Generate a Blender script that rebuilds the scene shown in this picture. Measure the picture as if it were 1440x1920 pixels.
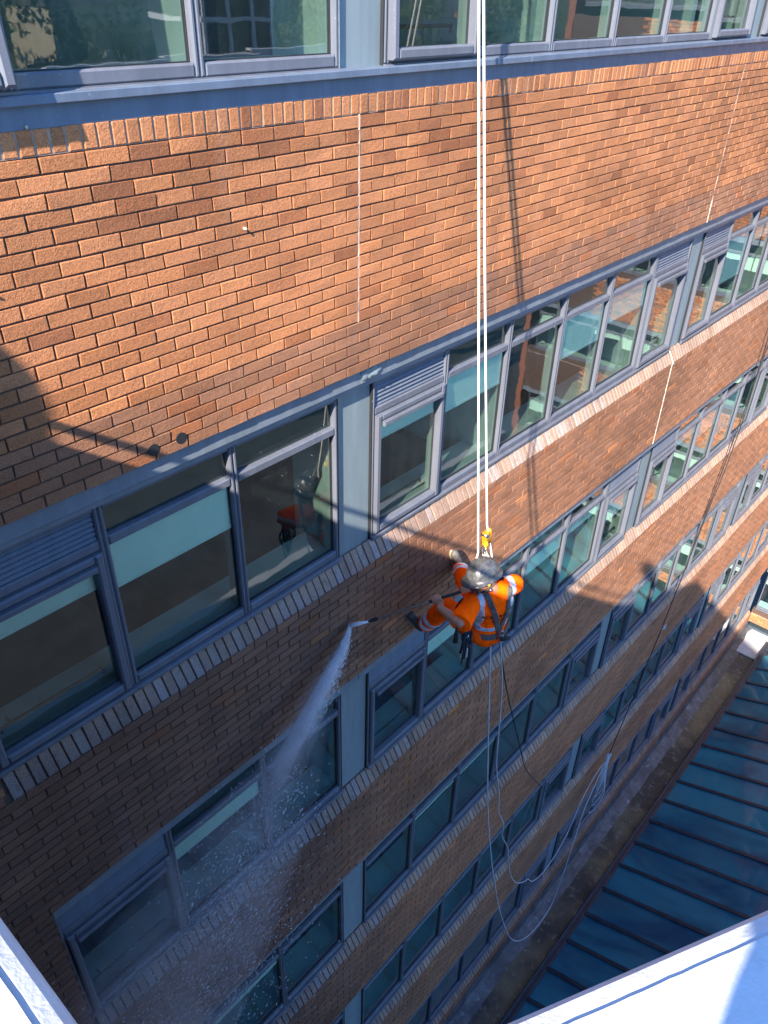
import bpy, bmesh, math, random
from mathutils import Vector, Matrix, noise
from mathutils.bvhtree import BVHTree
R_ = random.Random(7)
SC = bpy.context.scene
COL = SC.collection
for _o in list(bpy.data.objects):
    bpy.data.objects.remove(_o)

# ------------------------------------------------------------------ camera
CAM = Vector((-3.775, -3.5246, 0.6641))
RGT = Vector((0.66391, -0.74746, 0.02290))
DWN = Vector((-0.40671, -0.38661, -0.82772))
FWD = Vector((0.62754, 0.54022, -0.56068))
FPX = 1474.69
cd = bpy.data.cameras.new('camera')
cd.sensor_fit = 'VERTICAL'
cd.sensor_height = 36.0
cd.lens = FPX / 1920 * 36.0
cd.clip_start = 0.02
cd.clip_end = 3000
cam = bpy.data.objects.new('camera', cd)
COL.objects.link(cam)
UPV = -DWN
BCK = -FWD
cam.matrix_world = Matrix(((RGT.x, UPV.x, BCK.x, CAM.x), (RGT.y, UPV.y, BCK.y, CAM.y), (RGT.z, UPV.z, BCK.z, CAM.z), (0, 0, 0, 1)))
SC.camera = cam

# ------------------------------------------------------------------ light
SUN = Vector((3.15, 1.0, -2.38)).normalized()      # the way the light travels
wd = bpy.data.worlds.new('World')
SC.world = wd
wd.use_nodes = True
wn = wd.node_tree
bg = wn.nodes['Background']
sky = wn.nodes.new('ShaderNodeTexSky')
sky.sky_type = 'NISHITA'
sky.sun_disc = False
sky.sun_elevation = math.asin(-SUN.z)
sky.sun_rotation = math.atan2(-SUN.x, -SUN.y)
sky.air_density = 1.0
sky.dust_density = 0.15
sky.ozone_density = 3.5
wb = wn.nodes.new('ShaderNodeMix')            # camera white balance: a clear, deep blue sky
wb.data_type = 'RGBA'
wb.blend_type = 'MULTIPLY'
wb.inputs[0].default_value = 1.0
wb.inputs[7].default_value = (.80, 1.16, 1.58, 1)
wn.links.new(sky.outputs[0], wb.inputs[6])
wn.links.new(wb.outputs[2], bg.inputs[0])
bg.inputs[1].default_value = 0.10
sl = bpy.data.lights.new('sun', 'SUN')
sl.energy = 5.0
sl.angle = math.radians(0.6)
sl.color = (1.0, 0.93, 0.83)
so = bpy.data.objects.new('sun', sl)
COL.objects.link(so)
so.rotation_euler = SUN.to_track_quat('-Z', 'Y').to_euler()
so.location = (-30, -20, 40)
SC.view_settings.view_transform = 'Standard'
SC.view_settings.look = 'None'
SC.view_settings.gamma = 1.0
SC.view_settings.exposure = 1.45
SC.cycles.use_denoising = True
SC.cycles.max_bounces = 10
SC.cycles.diffuse_bounces = 3
SC.cycles.glossy_bounces = 4
SC.cycles.transmission_bounces = 6
SC.cycles.transparent_max_bounces = 16
SC.cycles.volume_bounces = 3
SC.cycles.volume_step_rate = 2.0
SC.cycles.sample_clamp_indirect = 6.0

# ------------------------------------------------------------------ materials
class NT:
    def __init__(s, name):
        s.m = bpy.data.materials.new(name)
        s.m.use_nodes = True
        s.t = s.m.node_tree
        s.t.nodes.clear()
        s.out = s.n('ShaderNodeOutputMaterial')
    def n(s, typ, **kw):
        nd = s.t.nodes.new(typ)
        for k, v in kw.items():
            if k in nd.inputs.keys() if isinstance(k, str) else False:
                nd.inputs[k].default_value = v
            else:
                setattr(nd, k, v)
        return nd
    def l(s, a, b):
        s.t.links.new(a, b)
    def pos(s, scale=(1, 1, 1), loc=(0, 0, 0), obj=False):
        if obj:
            g = s.n('ShaderNodeTexCoord').outputs['Object']
        else:
            g = s.n('ShaderNodeNewGeometry').outputs['Position']
        mp = s.n('ShaderNodeMapping')
        mp.inputs['Scale'].default_value = scale
        mp.inputs['Location'].default_value = loc
        s.l(g, mp.inputs[0])
        return mp.outputs[0]
    def noise(s, vec, scale=5, detail=4, rough=.55, dist=0.0):
        nd = s.n('ShaderNodeTexNoise')
        nd.inputs['Scale'].default_value = scale
        nd.inputs['Detail'].default_value = detail
        nd.inputs['Roughness'].default_value = rough
        nd.inputs['Distortion'].default_value = dist
        s.l(vec, nd.inputs['Vector'])
        return nd.outputs['Fac']
    def ramp(s, fac, stops):
        r = s.n('ShaderNodeValToRGB')
        els = r.color_ramp.elements
        while len(els) < len(stops):
            els.new(0.5)
        for e, (p, c) in zip(els, stops):
            e.position = p
            e.color = (c, c, c, 1) if isinstance(c, (int, float)) else (*c, 1)
        s.l(fac, r.inputs[0])
        return r.outputs[0]
    def mix(s, fac, a, b, mode='MIX'):
        m = s.n('ShaderNodeMix')
        m.data_type = 'RGBA'
        m.blend_type = mode
        for sock, v in ((m.inputs[0], fac), (m.inputs[6], a), (m.inputs[7], b)):
            if isinstance(v, (int, float)):
                sock.default_value = v
            elif isinstance(v, tuple):
                sock.default_value = (*v, 1)
            else:
                s.l(v, sock)
        return m.outputs[2]
    def math(s, op, a, b=0.0):
        m = s.n('ShaderNodeMath')
        m.operation = op
        for sock, v in ((m.inputs[0], a), (m.inputs[1], b)):
            if isinstance(v, (int, float)):
                sock.default_value = v
            else:
                s.l(v, sock)
        return m.outputs[0]
    def bump(s, h, strength=.3, dist=.005, normal=None):
        b = s.n('ShaderNodeBump')
        b.inputs['Strength'].default_value = strength
        b.inputs['Distance'].default_value = dist
        s.l(h, b.inputs['Height'])
        return b.outputs[0]
    def pbsdf(s, color, rough=.6, metal=0.0, normal=None, spec=.5):
        b = s.n('ShaderNodeBsdfPrincipled')
        for nm, v in (('Base Color', color), ('Roughness', rough), ('Metallic', metal), ('Specular IOR Level', spec)):
            if isinstance(v, (int, float)):
                b.inputs[nm].default_value = v
            elif isinstance(v, tuple):
                b.inputs[nm].default_value = (*v, 1)
            else:
                s.l(v, b.inputs[nm])
        if normal is not None:
            s.l(normal, b.inputs['Normal'])
        s.l(b.outputs[0], s.out.inputs[0])
        return b

def simple(name, col, rough=.5, metal=0.0, var=.12, vscale=9.0, bstr=.1, bscale=90.0, bdist=.003, spec=.5, stretch=(1, 1, 1)):
    t = NT(name)
    f = t.noise(t.pos(stretch), vscale, 5, .6)
    dark = tuple(c * (1 - var) for c in col)
    lite = tuple(min(1, c * (1 + var)) for c in col)
    c = t.mix(t.ramp(f, [(.3, 0.0), (.7, 1.0)]), dark, lite)
    nrm = None
    if bstr:
        nrm = t.bump(t.noise(t.pos(), bscale, 3), bstr, bdist)
    t.pbsdf(c, rough, metal, nrm, spec)
    return t.m

def brick_mat(name, rough=.8, bloom=.16, grime=.4, grain=1.0):
    t = NT(name)
    at = t.n('ShaderNodeAttribute')
    at.attribute_name = 'bcol'
    base = at.outputs['Color']
    p = t.pos()
    g1 = t.noise(p, 95, 5, .75)
    c = t.mix(1.0, base, t.ramp(g1, [(.28, .50), (.5, 1.0), (.72, 1.32)]), 'MULTIPLY')
    # pale mineral specks in the clay
    v = t.noise(p, 200, 2, .5)
    c = t.mix(t.ramp(v, [(.66, 0.0), (.74, .45)]), c, (.58, .36, .20))
    c = t.mix(t.ramp(t.noise(p, 130, 2, .5), [(.26, .75), (.35, 0.0)]), c, (.09, .05, .035))
    g2 = t.noise(p, 16, 4, .6)
    c = t.mix(t.ramp(g2, [(.56, 0.0), (.78, grime)]), c, (.14, .085, .06))
    # run-off streaks: dark ones and pale bloom
    st = t.noise(t.pos((1.6, 1.6, .13)), 2.2, 5, .6)
    c = t.mix(t.ramp(st, [(.60, 0.0), (.75, grime * .9)]), c, (.12, .085, .07))
    st2 = t.noise(t.pos((2.2, 2.2, .22), (7.3, 1.1, 3.0)), 1.7, 6, .65)
    c = t.mix(t.ramp(st2, [(.58, 0.0), (.74, bloom)]), c, (.46, .33, .24))
    # broad tonal drift over the wall and brown run-off below the ledges
    lg = t.noise(t.pos((.55, .55, .9), (2.0, 0, 1.3)), 1.0, 4, .6, .4)
    c = t.mix(1.0, c, t.ramp(lg, [(.30, .70), (.52, 1.0), (.72, 1.12)]), 'MULTIPLY')
    ro = t.noise(t.pos((2.4, 2.4, .10), (1.0, 0, 5.0)), 1.3, 5, .65)
    c = t.mix(t.ramp(ro, [(.56, 0.0), (.70, grime * .75)]), c, t.mix(1.0, c, (.50, .46, .44), 'MULTIPLY'))
    # soaked area under and around the spray
    sx = t.n('ShaderNodeSeparateXYZ'); t.l(p, sx.inputs[0])
    wn_ = t.noise(t.pos((1, 1, .35)), 1.4, 4, .6)
    wx = t.math('ADD', t.math('MULTIPLY', t.math('SUBTRACT', 1.5, sx.outputs[0]), .42), t.math('MULTIPLY', t.math('SUBTRACT', wn_, .5), 1.6))
    wz = t.math('MULTIPLY', t.math('SUBTRACT', -3.30, sx.outputs[2]), 6.0)
    wmax = t.math('MINIMUM', t.math('MAXIMUM', t.math('MINIMUM', wx, wz), 0.0), 1.0)
    c = t.mix(wmax, c, t.mix(1.0, c, (.60, .68, .86), 'MULTIPLY'))
    rough = t.math('SUBTRACT', rough, t.math('MULTIPLY', wmax, rough * .62))
    h = t.math('ADD', t.noise(p, 110, 5, .75), t.math('MULTIPLY', t.noise(p, 40, 3, .6), .9))
    t.pbsdf(c, rough, 0, t.bump(h, .9 * grain, .0065), .35)
    return t.m

M = {}
M['brick'] = brick_mat('brick_clay')
M['brick_cill'] = brick_mat('weathered_cill_clay', rough=.55, bloom=.55, grime=.6)
M['mortar'] = simple('mortar', (.11, .065, .045), .95, var=.25, vscale=30, bstr=.6, bscale=220)
M['header_mortar'] = simple('pale_header_mortar', (.34, .25, .19), .95, var=.25, vscale=30, bstr=.6, bscale=220)
M['joint'] = simple('joint_sealant', (.62, .45, .34), .7, var=.25, vscale=14, bstr=.3)
M['cream'] = simple('cream_sealant', (.75, .66, .50), .7, var=.2, vscale=24, bstr=.4)

def metal_paint(name, col, rough=.42, streak=.35):
    t = NT(name)
    a = t.noise(t.pos((3, 3, .25)), 3.0, 5, .6)
    c = t.mix(t.ramp(a, [(.4, 0.0), (.75, streak)]), col, tuple(min(1, x * 1.7 + .03) for x in col))
    sp = t.noise(t.pos(), 120, 2, .5)
    c = t.mix(t.ramp(sp, [(.70, 0.0), (.76, .5)]), c, (.55, .55, .55))
    b = t.noise(t.pos(), 14, 3)
    t.pbsdf(c, t.ramp(b, [(.3, rough - .1), (.7, rough + .12)]), 0, t.bump(t.noise(t.pos(), 60, 3), .05, .002), .5)
    return t.m
M['frame'] = metal_paint('slate_grey_frame_paint', (.125, .130, .152))
M['flash'] = metal_paint('blue_grey_sill_paint', (.115, .145, .195))
M['head'] = metal_paint('grey_head_trim_paint', (.175, .20, .225))
M['pil'] = metal_paint('grey_green_panel_paint', (.197, .235, .240), .5)
M['louvre'] = metal_paint('louvre_paint', (.12, .135, .165))
M['gasket'] = simple('black_gasket', (.02, .02, .022), .6, bstr=0)

def glass(name, tint, ior=1.55, dirt_haze=.10, wob=.05, dcol=(.30, .31, .24), refl=.045, patch=None):
    t = NT(name)
    p = t.pos()
    wv = t.bump(t.noise(t.pos((1.0, 1.0, 2.2)), 2.6, 2, .4), wob, .02)
    fr = t.n('ShaderNodeFresnel')
    fr.inputs[0].default_value = ior
    gl = t.n('ShaderNodeBsdfGlossy')
    gl.inputs['Roughness'].default_value = .015
    t.l(wv, gl.inputs['Normal'])
    tr = t.n('ShaderNodeBsdfTransparent')
    tr.inputs[0].default_value = (*tint, 1)
    df = t.n('ShaderNodeBsdfDiffuse')
    df.inputs[0].default_value = (*dcol, 1)
    if patch:
        t.l(t.mix(t.ramp(t.noise(t.pos((1, .6, .6)), .35, 4, .6, .8), [(.40, 0.0), (.62, 1.0)]), dcol, patch), df.inputs[0])
    m0 = t.n('ShaderNodeMixShader')
    d1 = t.ramp(t.noise(t.pos((1, 1, .35)), 9, 5, .7), [(.35, .15), (.7, 1.0)])
    d2 = t.ramp(t.noise(p, 160, 3, .6), [(.45, .25), (.72, 1.0)])
    fac = t.math('MULTIPLY', t.math('MULTIPLY', d1, d2), dirt_haze)
    t.l(fac, m0.inputs[0]); t.l(tr.outputs[0], m0.inputs[1]); t.l(df.outputs[0], m0.inputs[2])
    m1 = t.n('ShaderNodeMixShader')
    f2 = t.math('MINIMUM', t.math('ADD', t.math('MULTIPLY', fr.outputs[0], 1.9), refl), .9)
    t.l(f2, m1.inputs[0]); t.l(m0.outputs[0], m1.inputs[1]); t.l(gl.outputs[0], m1.inputs[2])
    t.l(m1.outputs[0], t.out.inputs[0])
    return t.m
M['glass'] = glass('tinted_window_glass', (.76, .97, .85), 1.5, .12, .022, (.27, .36, .32))  # dirt film also carries the aqua haze of sunlit rooms in its colour
def roof_glass():
    # blue-green sheet: patchy reflections put into its body colour, a little see-through
    t = NT('tinted_roof_glass')
    p = t.pos((1, .7, .7))
    f = t.noise(p, .42, 4, .55, .9)
    c = t.mix(t.ramp(f, [(.36, 0.0), (.60, 1.0)]), (.035, .095, .170), (.070, .300, .370))
    g = t.noise(t.pos((1, .7, .7), (9, 4, 2)), .30, 4, .6, .6)
    c = t.mix(t.ramp(g, [(.54, 0.0), (.68, .7)]), c, (.105, .115, .115))
    df = t.n('ShaderNodeBsdfDiffuse'); t.l(c, df.inputs[0])
    tr = t.n('ShaderNodeBsdfTransparent'); tr.inputs[0].default_value = (.16, .30, .36, 1)
    m0 = t.n('ShaderNodeMixShader'); m0.inputs[0].default_value = .78
    t.l(tr.outputs[0], m0.inputs[1]); t.l(df.outputs[0], m0.inputs[2])
    gl = t.n('ShaderNodeBsdfGlossy'); gl.inputs['Roughness'].default_value = .06
    fr = t.n('ShaderNodeFresnel'); fr.inputs[0].default_value = 1.5
    m1 = t.n('ShaderNodeMixShader'); t.l(fr.outputs[0], m1.inputs[0]); t.l(m0.outputs[0], m1.inputs[1]); t.l(gl.outputs[0], m1.inputs[2])
    t.l(m1.outputs[0], t.out.inputs[0])
    return t.m
M['roofglass'] = roof_glass()
M['farglass'] = simple('far_window_glass', (.05, .07, .09), .15, bstr=0)
M['blind'] = simple('white_roller_blind', (.95, .95, .95), .9, var=.03, bstr=.05)
M['board'] = simple('white_window_board', (.90, .91, .90), .6, var=.05, bstr=0)
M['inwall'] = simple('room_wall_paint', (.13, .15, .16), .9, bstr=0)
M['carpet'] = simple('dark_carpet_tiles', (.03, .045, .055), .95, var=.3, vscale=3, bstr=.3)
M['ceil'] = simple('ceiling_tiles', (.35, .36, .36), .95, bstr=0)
M['void_dark'] = simple('dark_void_shade', (.06, .065, .06), .8, bstr=0)  # darkness of the ceiling void put into the colour
M['desk'] = simple('desk_laminate', (.17, .16, .14), .5, bstr=0)
M['darkplastic'] = simple('black_plastic', (.025, .026, .03), .45, bstr=.05)
M['chrome'] = simple('steel', (.55, .56, .58), .28, 1.0, var=.05, bstr=0)

def membrane():
    t = NT('white_roof_membrane')
    p = t.pos()
    f = t.noise(p, 7, 5, .6)
    c = t.mix(t.ramp(f, [(.35, 0.0), (.7, 1.0)]), (.70, .69, .68), (.80, .80, .80))
    sp = t.noise(p, 55, 3, .6)
    c = t.mix(t.ramp(sp, [(.62, 0.0), (.74, .25)]), c, (.55, .53, .50))
    c = t.mix(t.ramp(t.noise(p, 240, 3, .7), [(.64, 0.0), (.74, .25)]), c, (.50, .48, .45))
    c = t.mix(t.ramp(t.noise(t.pos((1, .4, 1)), 22, 5, .7), [(.52, 0.0), (.70, .35)]), c, (.50, .48, .44))
    h = t.math('ADD', t.noise(p, 26, 4, .6, .6), t.math('MULTIPLY', t.noise(p, 150, 4), .45))
    t.pbsdf(c, t.ramp(t.noise(p, 30, 3), [(.35, .3), (.65, .6)]), 0, t.bump(h, .28, .007), .5)
    return t.m
M['membrane'] = membrane()
M['weld'] = simple('weld_bead', (.62, .61, .62), .6, bstr=.3)

def gutter():
    t = NT('mossy_sun_tinted_gutter_floor')
    p = t.pos()
    a = t.noise(p, .8, 5, .65)
    c = t.mix(t.ramp(a, [(.35, 0.0), (.6, 1.0)]), (.035, .032, .032), (.085, .072, .055))
    b = t.noise(t.pos((1, 1, 1), (3, 9, 1)), .45, 4, .6)
    c = t.mix(t.ramp(b, [(.48, 0.0), (.60, .95)]), c, (.21, .165, .085))  # yellowish patches put reflected sunlight into the floor colour
    d = t.noise(p, 5.0, 6, .75)
    c = t.mix(t.ramp(d, [(.54, 0.0), (.68, .7)]), c, (.40, .37, .29))
    t.pbsdf(c, t.ramp(a, [(.3, .3), (.7, .8)]), 0, t.bump(t.noise(p, 25, 4), .5, .02), .5)
    return t.m
M['gutter'] = gutter()
def lead():
    t = NT('grey_upstand_felt')
    p = t.pos()
    a = t.noise(p, 3.0, 5, .65)
    c = t.mix(t.ramp(a, [(.4, 0.0), (.65, 1.0)]), (.075, .075, .08), (.17, .165, .165))
    b = t.noise(t.pos((.7, .7, 2)), 6, 5, .7)
    c = t.mix(t.ramp(b, [(.57, 0.0), (.70, .7)]), c, (.36, .36, .34))
    c = t.mix(t.ramp(t.noise(t.pos((.5, 1, 1), (4, 0, 0)), 1.1, 5, .7), [(.5, 0.0), (.66, .75)]), c, (.07, .058, .045))
    t.pbsdf(c, .55, 0, t.bump(t.noise(p, 30, 4), .4, .01), .5)
    return t.m
M['lead'] = lead()
M['beam'] = simple('black_rafter_paint', (.035, .04, .055), .4, var=.3, vscale=5, bstr=.1)
M['pale_roof'] = simple('pale_flat_roof', (.55, .54, .52), .8, var=.25, vscale=2, bstr=.3)
M['clad'] = simple('slate_grey_cladding', (.13, .15, .175), .5, var=.08, vscale=1.5, bstr=0)
M['deck'] = simple('roof_deck_felt', (.30, .30, .31), .85, var=.15, vscale=2, bstr=.2)
M['atrium'] = simple('atrium_floor', (.13, .15, .16), .7, var=.5, vscale=.6, bstr=0)

def cloth(name, col, var=.18, rough=.85):
    t = NT(name)
    p = t.pos()
    f = t.noise(p, 22, 4, .6)
    c = t.mix(t.ramp(f, [(.3, 0.0), (.7, 1.0)]), tuple(x * (1 - var) for x in col), col)
    h = t.math('ADD', t.noise(p, 38, 4, .6, 1.0), t.math('MULTIPLY', t.noise(p, 600, 2), .12))
    b = t.n('ShaderNodeBsdfDiffuse')
    t.l(c, b.inputs[0]); t.l(t.bump(h, .45, .010), b.inputs['Normal'])
    t.l(b.outputs[0], t.out.inputs[0])
    return t.m
M['orange'] = cloth('fluorescent_orange_cloth', (1.9, .165, .004), .10)  # red above one puts a fluorescent glow into the cloth colour
M['orange_dirty'] = cloth('worn_orange_cloth', (1.6, .145, .006), .28)  # trousers: same glow put into the colour, more worn variation
M['tape'] = simple('silver_reflective_tape', (.66, .68, .74), .45, .15, var=.08, vscale=40, bstr=.15, bscale=300)
M['strap'] = simple('grey_brown_webbing', (.12, .10, .088), .85, var=.3, vscale=40, bstr=.3, bscale=500)
M['blackstrap'] = simple('black_webbing', (.02, .02, .024), .8, var=.3, bstr=.2)
M['skin'] = simple('skin', (.52, .22, .125), .5, var=.14, vscale=24, bstr=.15, bscale=300, bdist=.001)
M['hair'] = simple('short_grey_hair', (.10, .075, .06), .8, var=.3, vscale=80, bstr=.4, bscale=400)
def helmet_mat():
    t = NT('scuffed_grey_helmet')
    p = t.pos()
    a = t.noise(p, 26, 6, .7)
    c = t.mix(t.ramp(a, [(.42, 0.0), (.62, 1.0)]), (.085, .086, .09), (.15, .145, .14))
    b = t.noise(p, 95, 4, .7)
    c = t.mix(t.ramp(b, [(.62, 0.0), (.72, .35)]), c, (.34, .32, .29))
    c = t.mix(t.ramp(t.noise(p, 60, 3), [(.3, .6), (.38, 0.0)]), c, (.06, .055, .05))
    t.pbsdf(c, t.ramp(a, [(.4, .22), (.65, .5)]), 0.25, t.bump(b, .15, .002), .6)
    return t.m
M['helmet'] = helmet_mat()
M['yellow'] = simple('yellow_plastic', (.85, .62, .02), .4, bstr=0)
M['amber'] = simple('orange_alloy', (.85, .36, .02), .35, .3, bstr=0)
M['red'] = simple('red_cord', (.55, .05, .04), .7, bstr=.2)
M['rope'] = simple('white_kernmantle_rope', (.80, .76, .66), .8, var=.12, vscale=60, bstr=.4, bscale=400)
M['greyrope'] = simple('pale_grey_hose', (.52, .52, .55), .6, var=.15, vscale=30, bstr=.2)
M['blackrope'] = simple('black_rope', (.022, .018, .018), .8, bstr=.3)
M['boot'] = simple('scuffed_black_leather', (.05, .047, .047), .5, var=.5, vscale=40, bstr=.4, bscale=120)
M['bootR'] = simple('dusty_boot_leather', (.13, .115, .095), .7, var=.5, vscale=60, bstr=.4, bscale=160)
M['sole'] = simple('pale_boot_sole', (.45, .38, .25), .8, bstr=.2)
M['print'] = simple('dark_print_ink', (.03, .006, .004), .8, bstr=0)
M['bluecloth'] = cloth('dark_blue_cloth', (.03, .035, .05))
M['leaf'] = simple('tree_leaves', (.055, .09, .025), .7, var=.6, vscale=.6, bstr=0)
M['leaf2'] = simple('tree_leaves_light', (.10, .125, .03), .7, var=.5, vscale=.5, bstr=0)
M['bark'] = simple('bark', (.10, .075, .055), .9, bstr=.3)
M['grass'] = simple('hillside_grass', (.055, .075, .03), .9, var=.5, vscale=.05, bstr=0)
M['asphalt'] = simple('yard_asphalt', (.042, .043, .04), .9, var=.25, vscale=.8, bstr=.2)
M['hred'] = simple('house_red_brick', (.30, .11, .06), .85, var=.15, vscale=1, bstr=0)
M['hcream'] = simple('house_cream_render', (.55, .47, .30), .85, var=.1, vscale=1, bstr=0)
M['hgrey'] = simple('house_grey_stone', (.28, .27, .25), .85, var=.15, vscale=1, bstr=0)
M['hroof'] = simple('slate_roof', (.085, .08, .085), .8, var=.2, vscale=1, bstr=0)
M['white'] = simple('white_paint', (.78, .78, .78), .5, var=.04, bstr=0)
def water():
    t = NT('spray_droplets')
    b = t.pbsdf((.85, .88, .92), .12, 0, None, .6)
    b.inputs['Alpha'].default_value = .75
    return t.m
M['drop'] = water()

# ------------------------------------------------------------------ mesh helpers
class MB:
    def __init__(s):
        s.v = []; s.f = []; s.c = []
    def add(s, vs, fs, col=None):
        b = len(s.v)
        s.v.extend(vs)
        s.f.extend([tuple(i + b for i in f) for f in fs])
        if col is not None:
            s.c.extend([col] * len(vs))
    def box(s, x0, x1, y0, y1, z0, z1, col=None):
        vs = [(x0, y0, z0), (x1, y0, z0), (x1, y1, z0), (x0, y1, z0), (x0, y0, z1), (x1, y0, z1), (x1, y1, z1), (x0, y1, z1)]
        s.add(vs, [(0, 3, 2, 1), (4, 5, 6, 7), (0, 1, 5, 4), (1, 2, 6, 5), (2, 3, 7, 6), (3, 0, 4, 7)], col)
    def cham(s, x0, x1, z0, z1, yf, yb, c, col=None, mat=None):
        # a block whose front edges (towards -y) are chamfered
        vs = [(x0 + c, yf, z0 + c), (x1 - c, yf, z0 + c), (x1 - c, yf, z1 - c), (x0 + c, yf, z1 - c),
              (x0, yf + c, z0), (x1, yf + c, z0), (x1, yf + c, z1), (x0, yf + c, z1),
              (x0, yb, z0), (x1, yb, z0), (x1, yb, z1), (x0, yb, z1)]
        if mat is not None:
            vs = [tuple(mat @ Vector(v)) for v in vs]
        fs = [(0, 1, 2, 3)]
        for i in range(4):
            j = (i + 1) % 4
            fs.append((4 + i, 4 + j, j, i))
            fs.append((8 + i, 8 + j, 4 + j, 4 + i))
        fs.append((11, 10, 9, 8))
        s.add(vs, fs, col)
    def tube(s, pts, r, n=8, closed=False, r2=None):
        pts = [Vector(p) for p in pts]
        k = len(pts)
        rings = []
        prev = None
        for i, p in enumerate(pts):
            d = (pts[min(i + 1, k - 1)] - pts[max(i - 1, 0)])
            d = d.normalized() if d.length > 1e-9 else Vector((0, 0, 1))
            a = prev if prev is not None else (Vector((0, 0, 1)) if abs(d.z) < .9 else Vector((1, 0, 0)))
            e1 = (a - d * a.dot(d))
            e1 = e1.normalized() if e1.length > 1e-6 else d.orthogonal().normalized()
            e2 = d.cross(e1)
            prev = e1
            rr = r if r2 is None else r + (r2 - r) * i / (k - 1)
            rings.append([tuple(p + (e1 * math.cos(2 * math.pi * j / n) + e2 * math.sin(2 * math.pi * j / n)) * rr) for j in range(n)])
        vs = [v for rg in rings for v in rg]
        fs = []
        for i in range(k - 1):
            for j in range(n):
                j2 = (j + 1) % n
                fs.append((i * n + j, i * n + j2, (i + 1) * n + j2, (i + 1) * n + j))
        fs.append(tuple(range(n - 1, -1, -1)))
        fs.append(tuple((k - 1) * n + j for j in range(n)))
        s.add(vs, fs)
    def ball(s, c, r, rot=None, nu=14, nv=9):
        # r may be a 3-tuple of radii along the axes of rot
        c = Vector(c)
        if isinstance(r, (int, float)):
            r = (r, r, r)
        vs = []
        for i in range(nv + 1):
            th = math.pi * i / nv
            for j in range(nu):
                ph = 2 * math.pi * j / nu
                q = Vector((r[0] * math.sin(th) * math.cos(ph), r[1] * math.sin(th) * math.sin(ph), r[2] * math.cos(th)))
                if rot is not None:
                    q = rot @ q
                vs.append(tuple(c + q))
        fs = []
        for i in range(nv):
            for j in range(nu):
                j2 = (j + 1) % nu
                fs.append((i * nu + j, (i + 1) * nu + j, (i + 1) * nu + j2, i * nu + j2))
        s.add(vs, fs)
    def cone(s, p, q, r1, r2, n=14, caps=True):
        p = Vector(p); q = Vector(q)
        s.tube([p, p.lerp(q, .5), q], r1, n, r2=r2)
        if caps:
            s.ball(p, r1); s.ball(q, r2)
    def mesh(s, name, mat, smooth=False):
        me = bpy.data.meshes.new(name)
        me.from_pydata([tuple(v) for v in s.v], [], s.f)
        if s.c:
            a = me.attributes.new('bcol', 'FLOAT_COLOR', 'POINT')
            flat = []
            for c in s.c:
                flat.extend((c[0], c[1], c[2], 1.0))
            a.data.foreach_set('color', flat)
        if smooth:
            me.polygons.foreach_set('use_smooth', [True] * len(me.polygons))
        me.materials.append(mat)
        me.update()
        return me
    def build(s, name, mat, parent=None, smooth=False):
        return link(name, s.mesh(name, mat, smooth), parent)

def link(name, data, parent=None):
    o = bpy.data.objects.new(name, data)
    COL.objects.link(o)
    if parent is not None:
        o.parent = parent
    return o
def tag(o, label, cat, group=None, kind=None):
    o['label'] = label
    o['category'] = cat
    if group:
        o['group'] = group
    if kind:
        o['kind'] = kind
    return o
def thing(name, label, cat, loc=(0, 0, 0), group=None, kind=None):
    o = bpy.data.objects.new(name, None)
    COL.objects.link(o)
    o.location = loc
    o.empty_display_size = .2
    return tag(o, label, cat, group, kind)
def px_size(pts):
    xs = []; ys = []
    for p in pts:
        d = Vector(p) - CAM
        w = d.dot(FWD)
        if w < .05:
            return None
        xs.append(720 + FPX * d.dot(RGT) / w); ys.append(960 + FPX * d.dot(DWN) / w)
    return min(xs), max(xs), min(ys), max(ys)
# ------------------------------------------------------------------ the ground and the hill behind
mb = MB()
mb.box(-60, 120, -75, 60, -23.4, -23.0)
g = mb.build('ground', M['asphalt']); g['kind'] = 'structure'

def hill_z(x, y):
    d = max(0.0, -y - 70)
    return -23.0 + 30.0 * (1 - math.exp(-(d / 120.0) ** 1.4)) + d * .035 + 2.2 * noise.noise(Vector((x * .02, y * .02, 3)))
vs = []; fs = []
nx, ny = 46, 34
for j in range(ny):
    y = -74 - 560 * (j / (ny - 1)) ** 1.5
    for i in range(nx):
        x = -160 + 1060 * i / (nx - 1)
        vs.append((x, y, hill_z(x, y) if j else -23.3))
for j in range(ny - 1):
    for i in range(nx - 1):
        a = j * nx + i
        fs.append((a, a + 1, a + nx + 1, a + nx))
me = bpy.data.meshes.new('hillside'); me.from_pydata(vs, [], fs); me.materials.append(M['grass'])
me.polygons.foreach_set('use_smooth', [True] * len(me.polygons))
hl = link('hillside', me); hl['kind'] = 'structure'

# ------------------------------------------------------------------ the office building
BW = .225                                       # brick pitch
H = [1.845, -1.65, -4.665, -7.73, -10.80, -13.82]   # underside of the wall above each window row, top row first
X0, X1 = -3.69, 18.2
office = thing('office_building', 'long office block of orange-brown brick bands and ribbon windows', 'building', (0, 0, 0))

def bcol(cls, rnd):
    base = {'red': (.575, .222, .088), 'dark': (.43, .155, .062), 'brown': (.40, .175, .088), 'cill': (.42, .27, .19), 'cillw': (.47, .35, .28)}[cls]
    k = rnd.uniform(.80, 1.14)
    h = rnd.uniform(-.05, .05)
    return (base[0] * k * (1 + h * .5), base[1] * k, base[2] * k * (1 - h))

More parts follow.
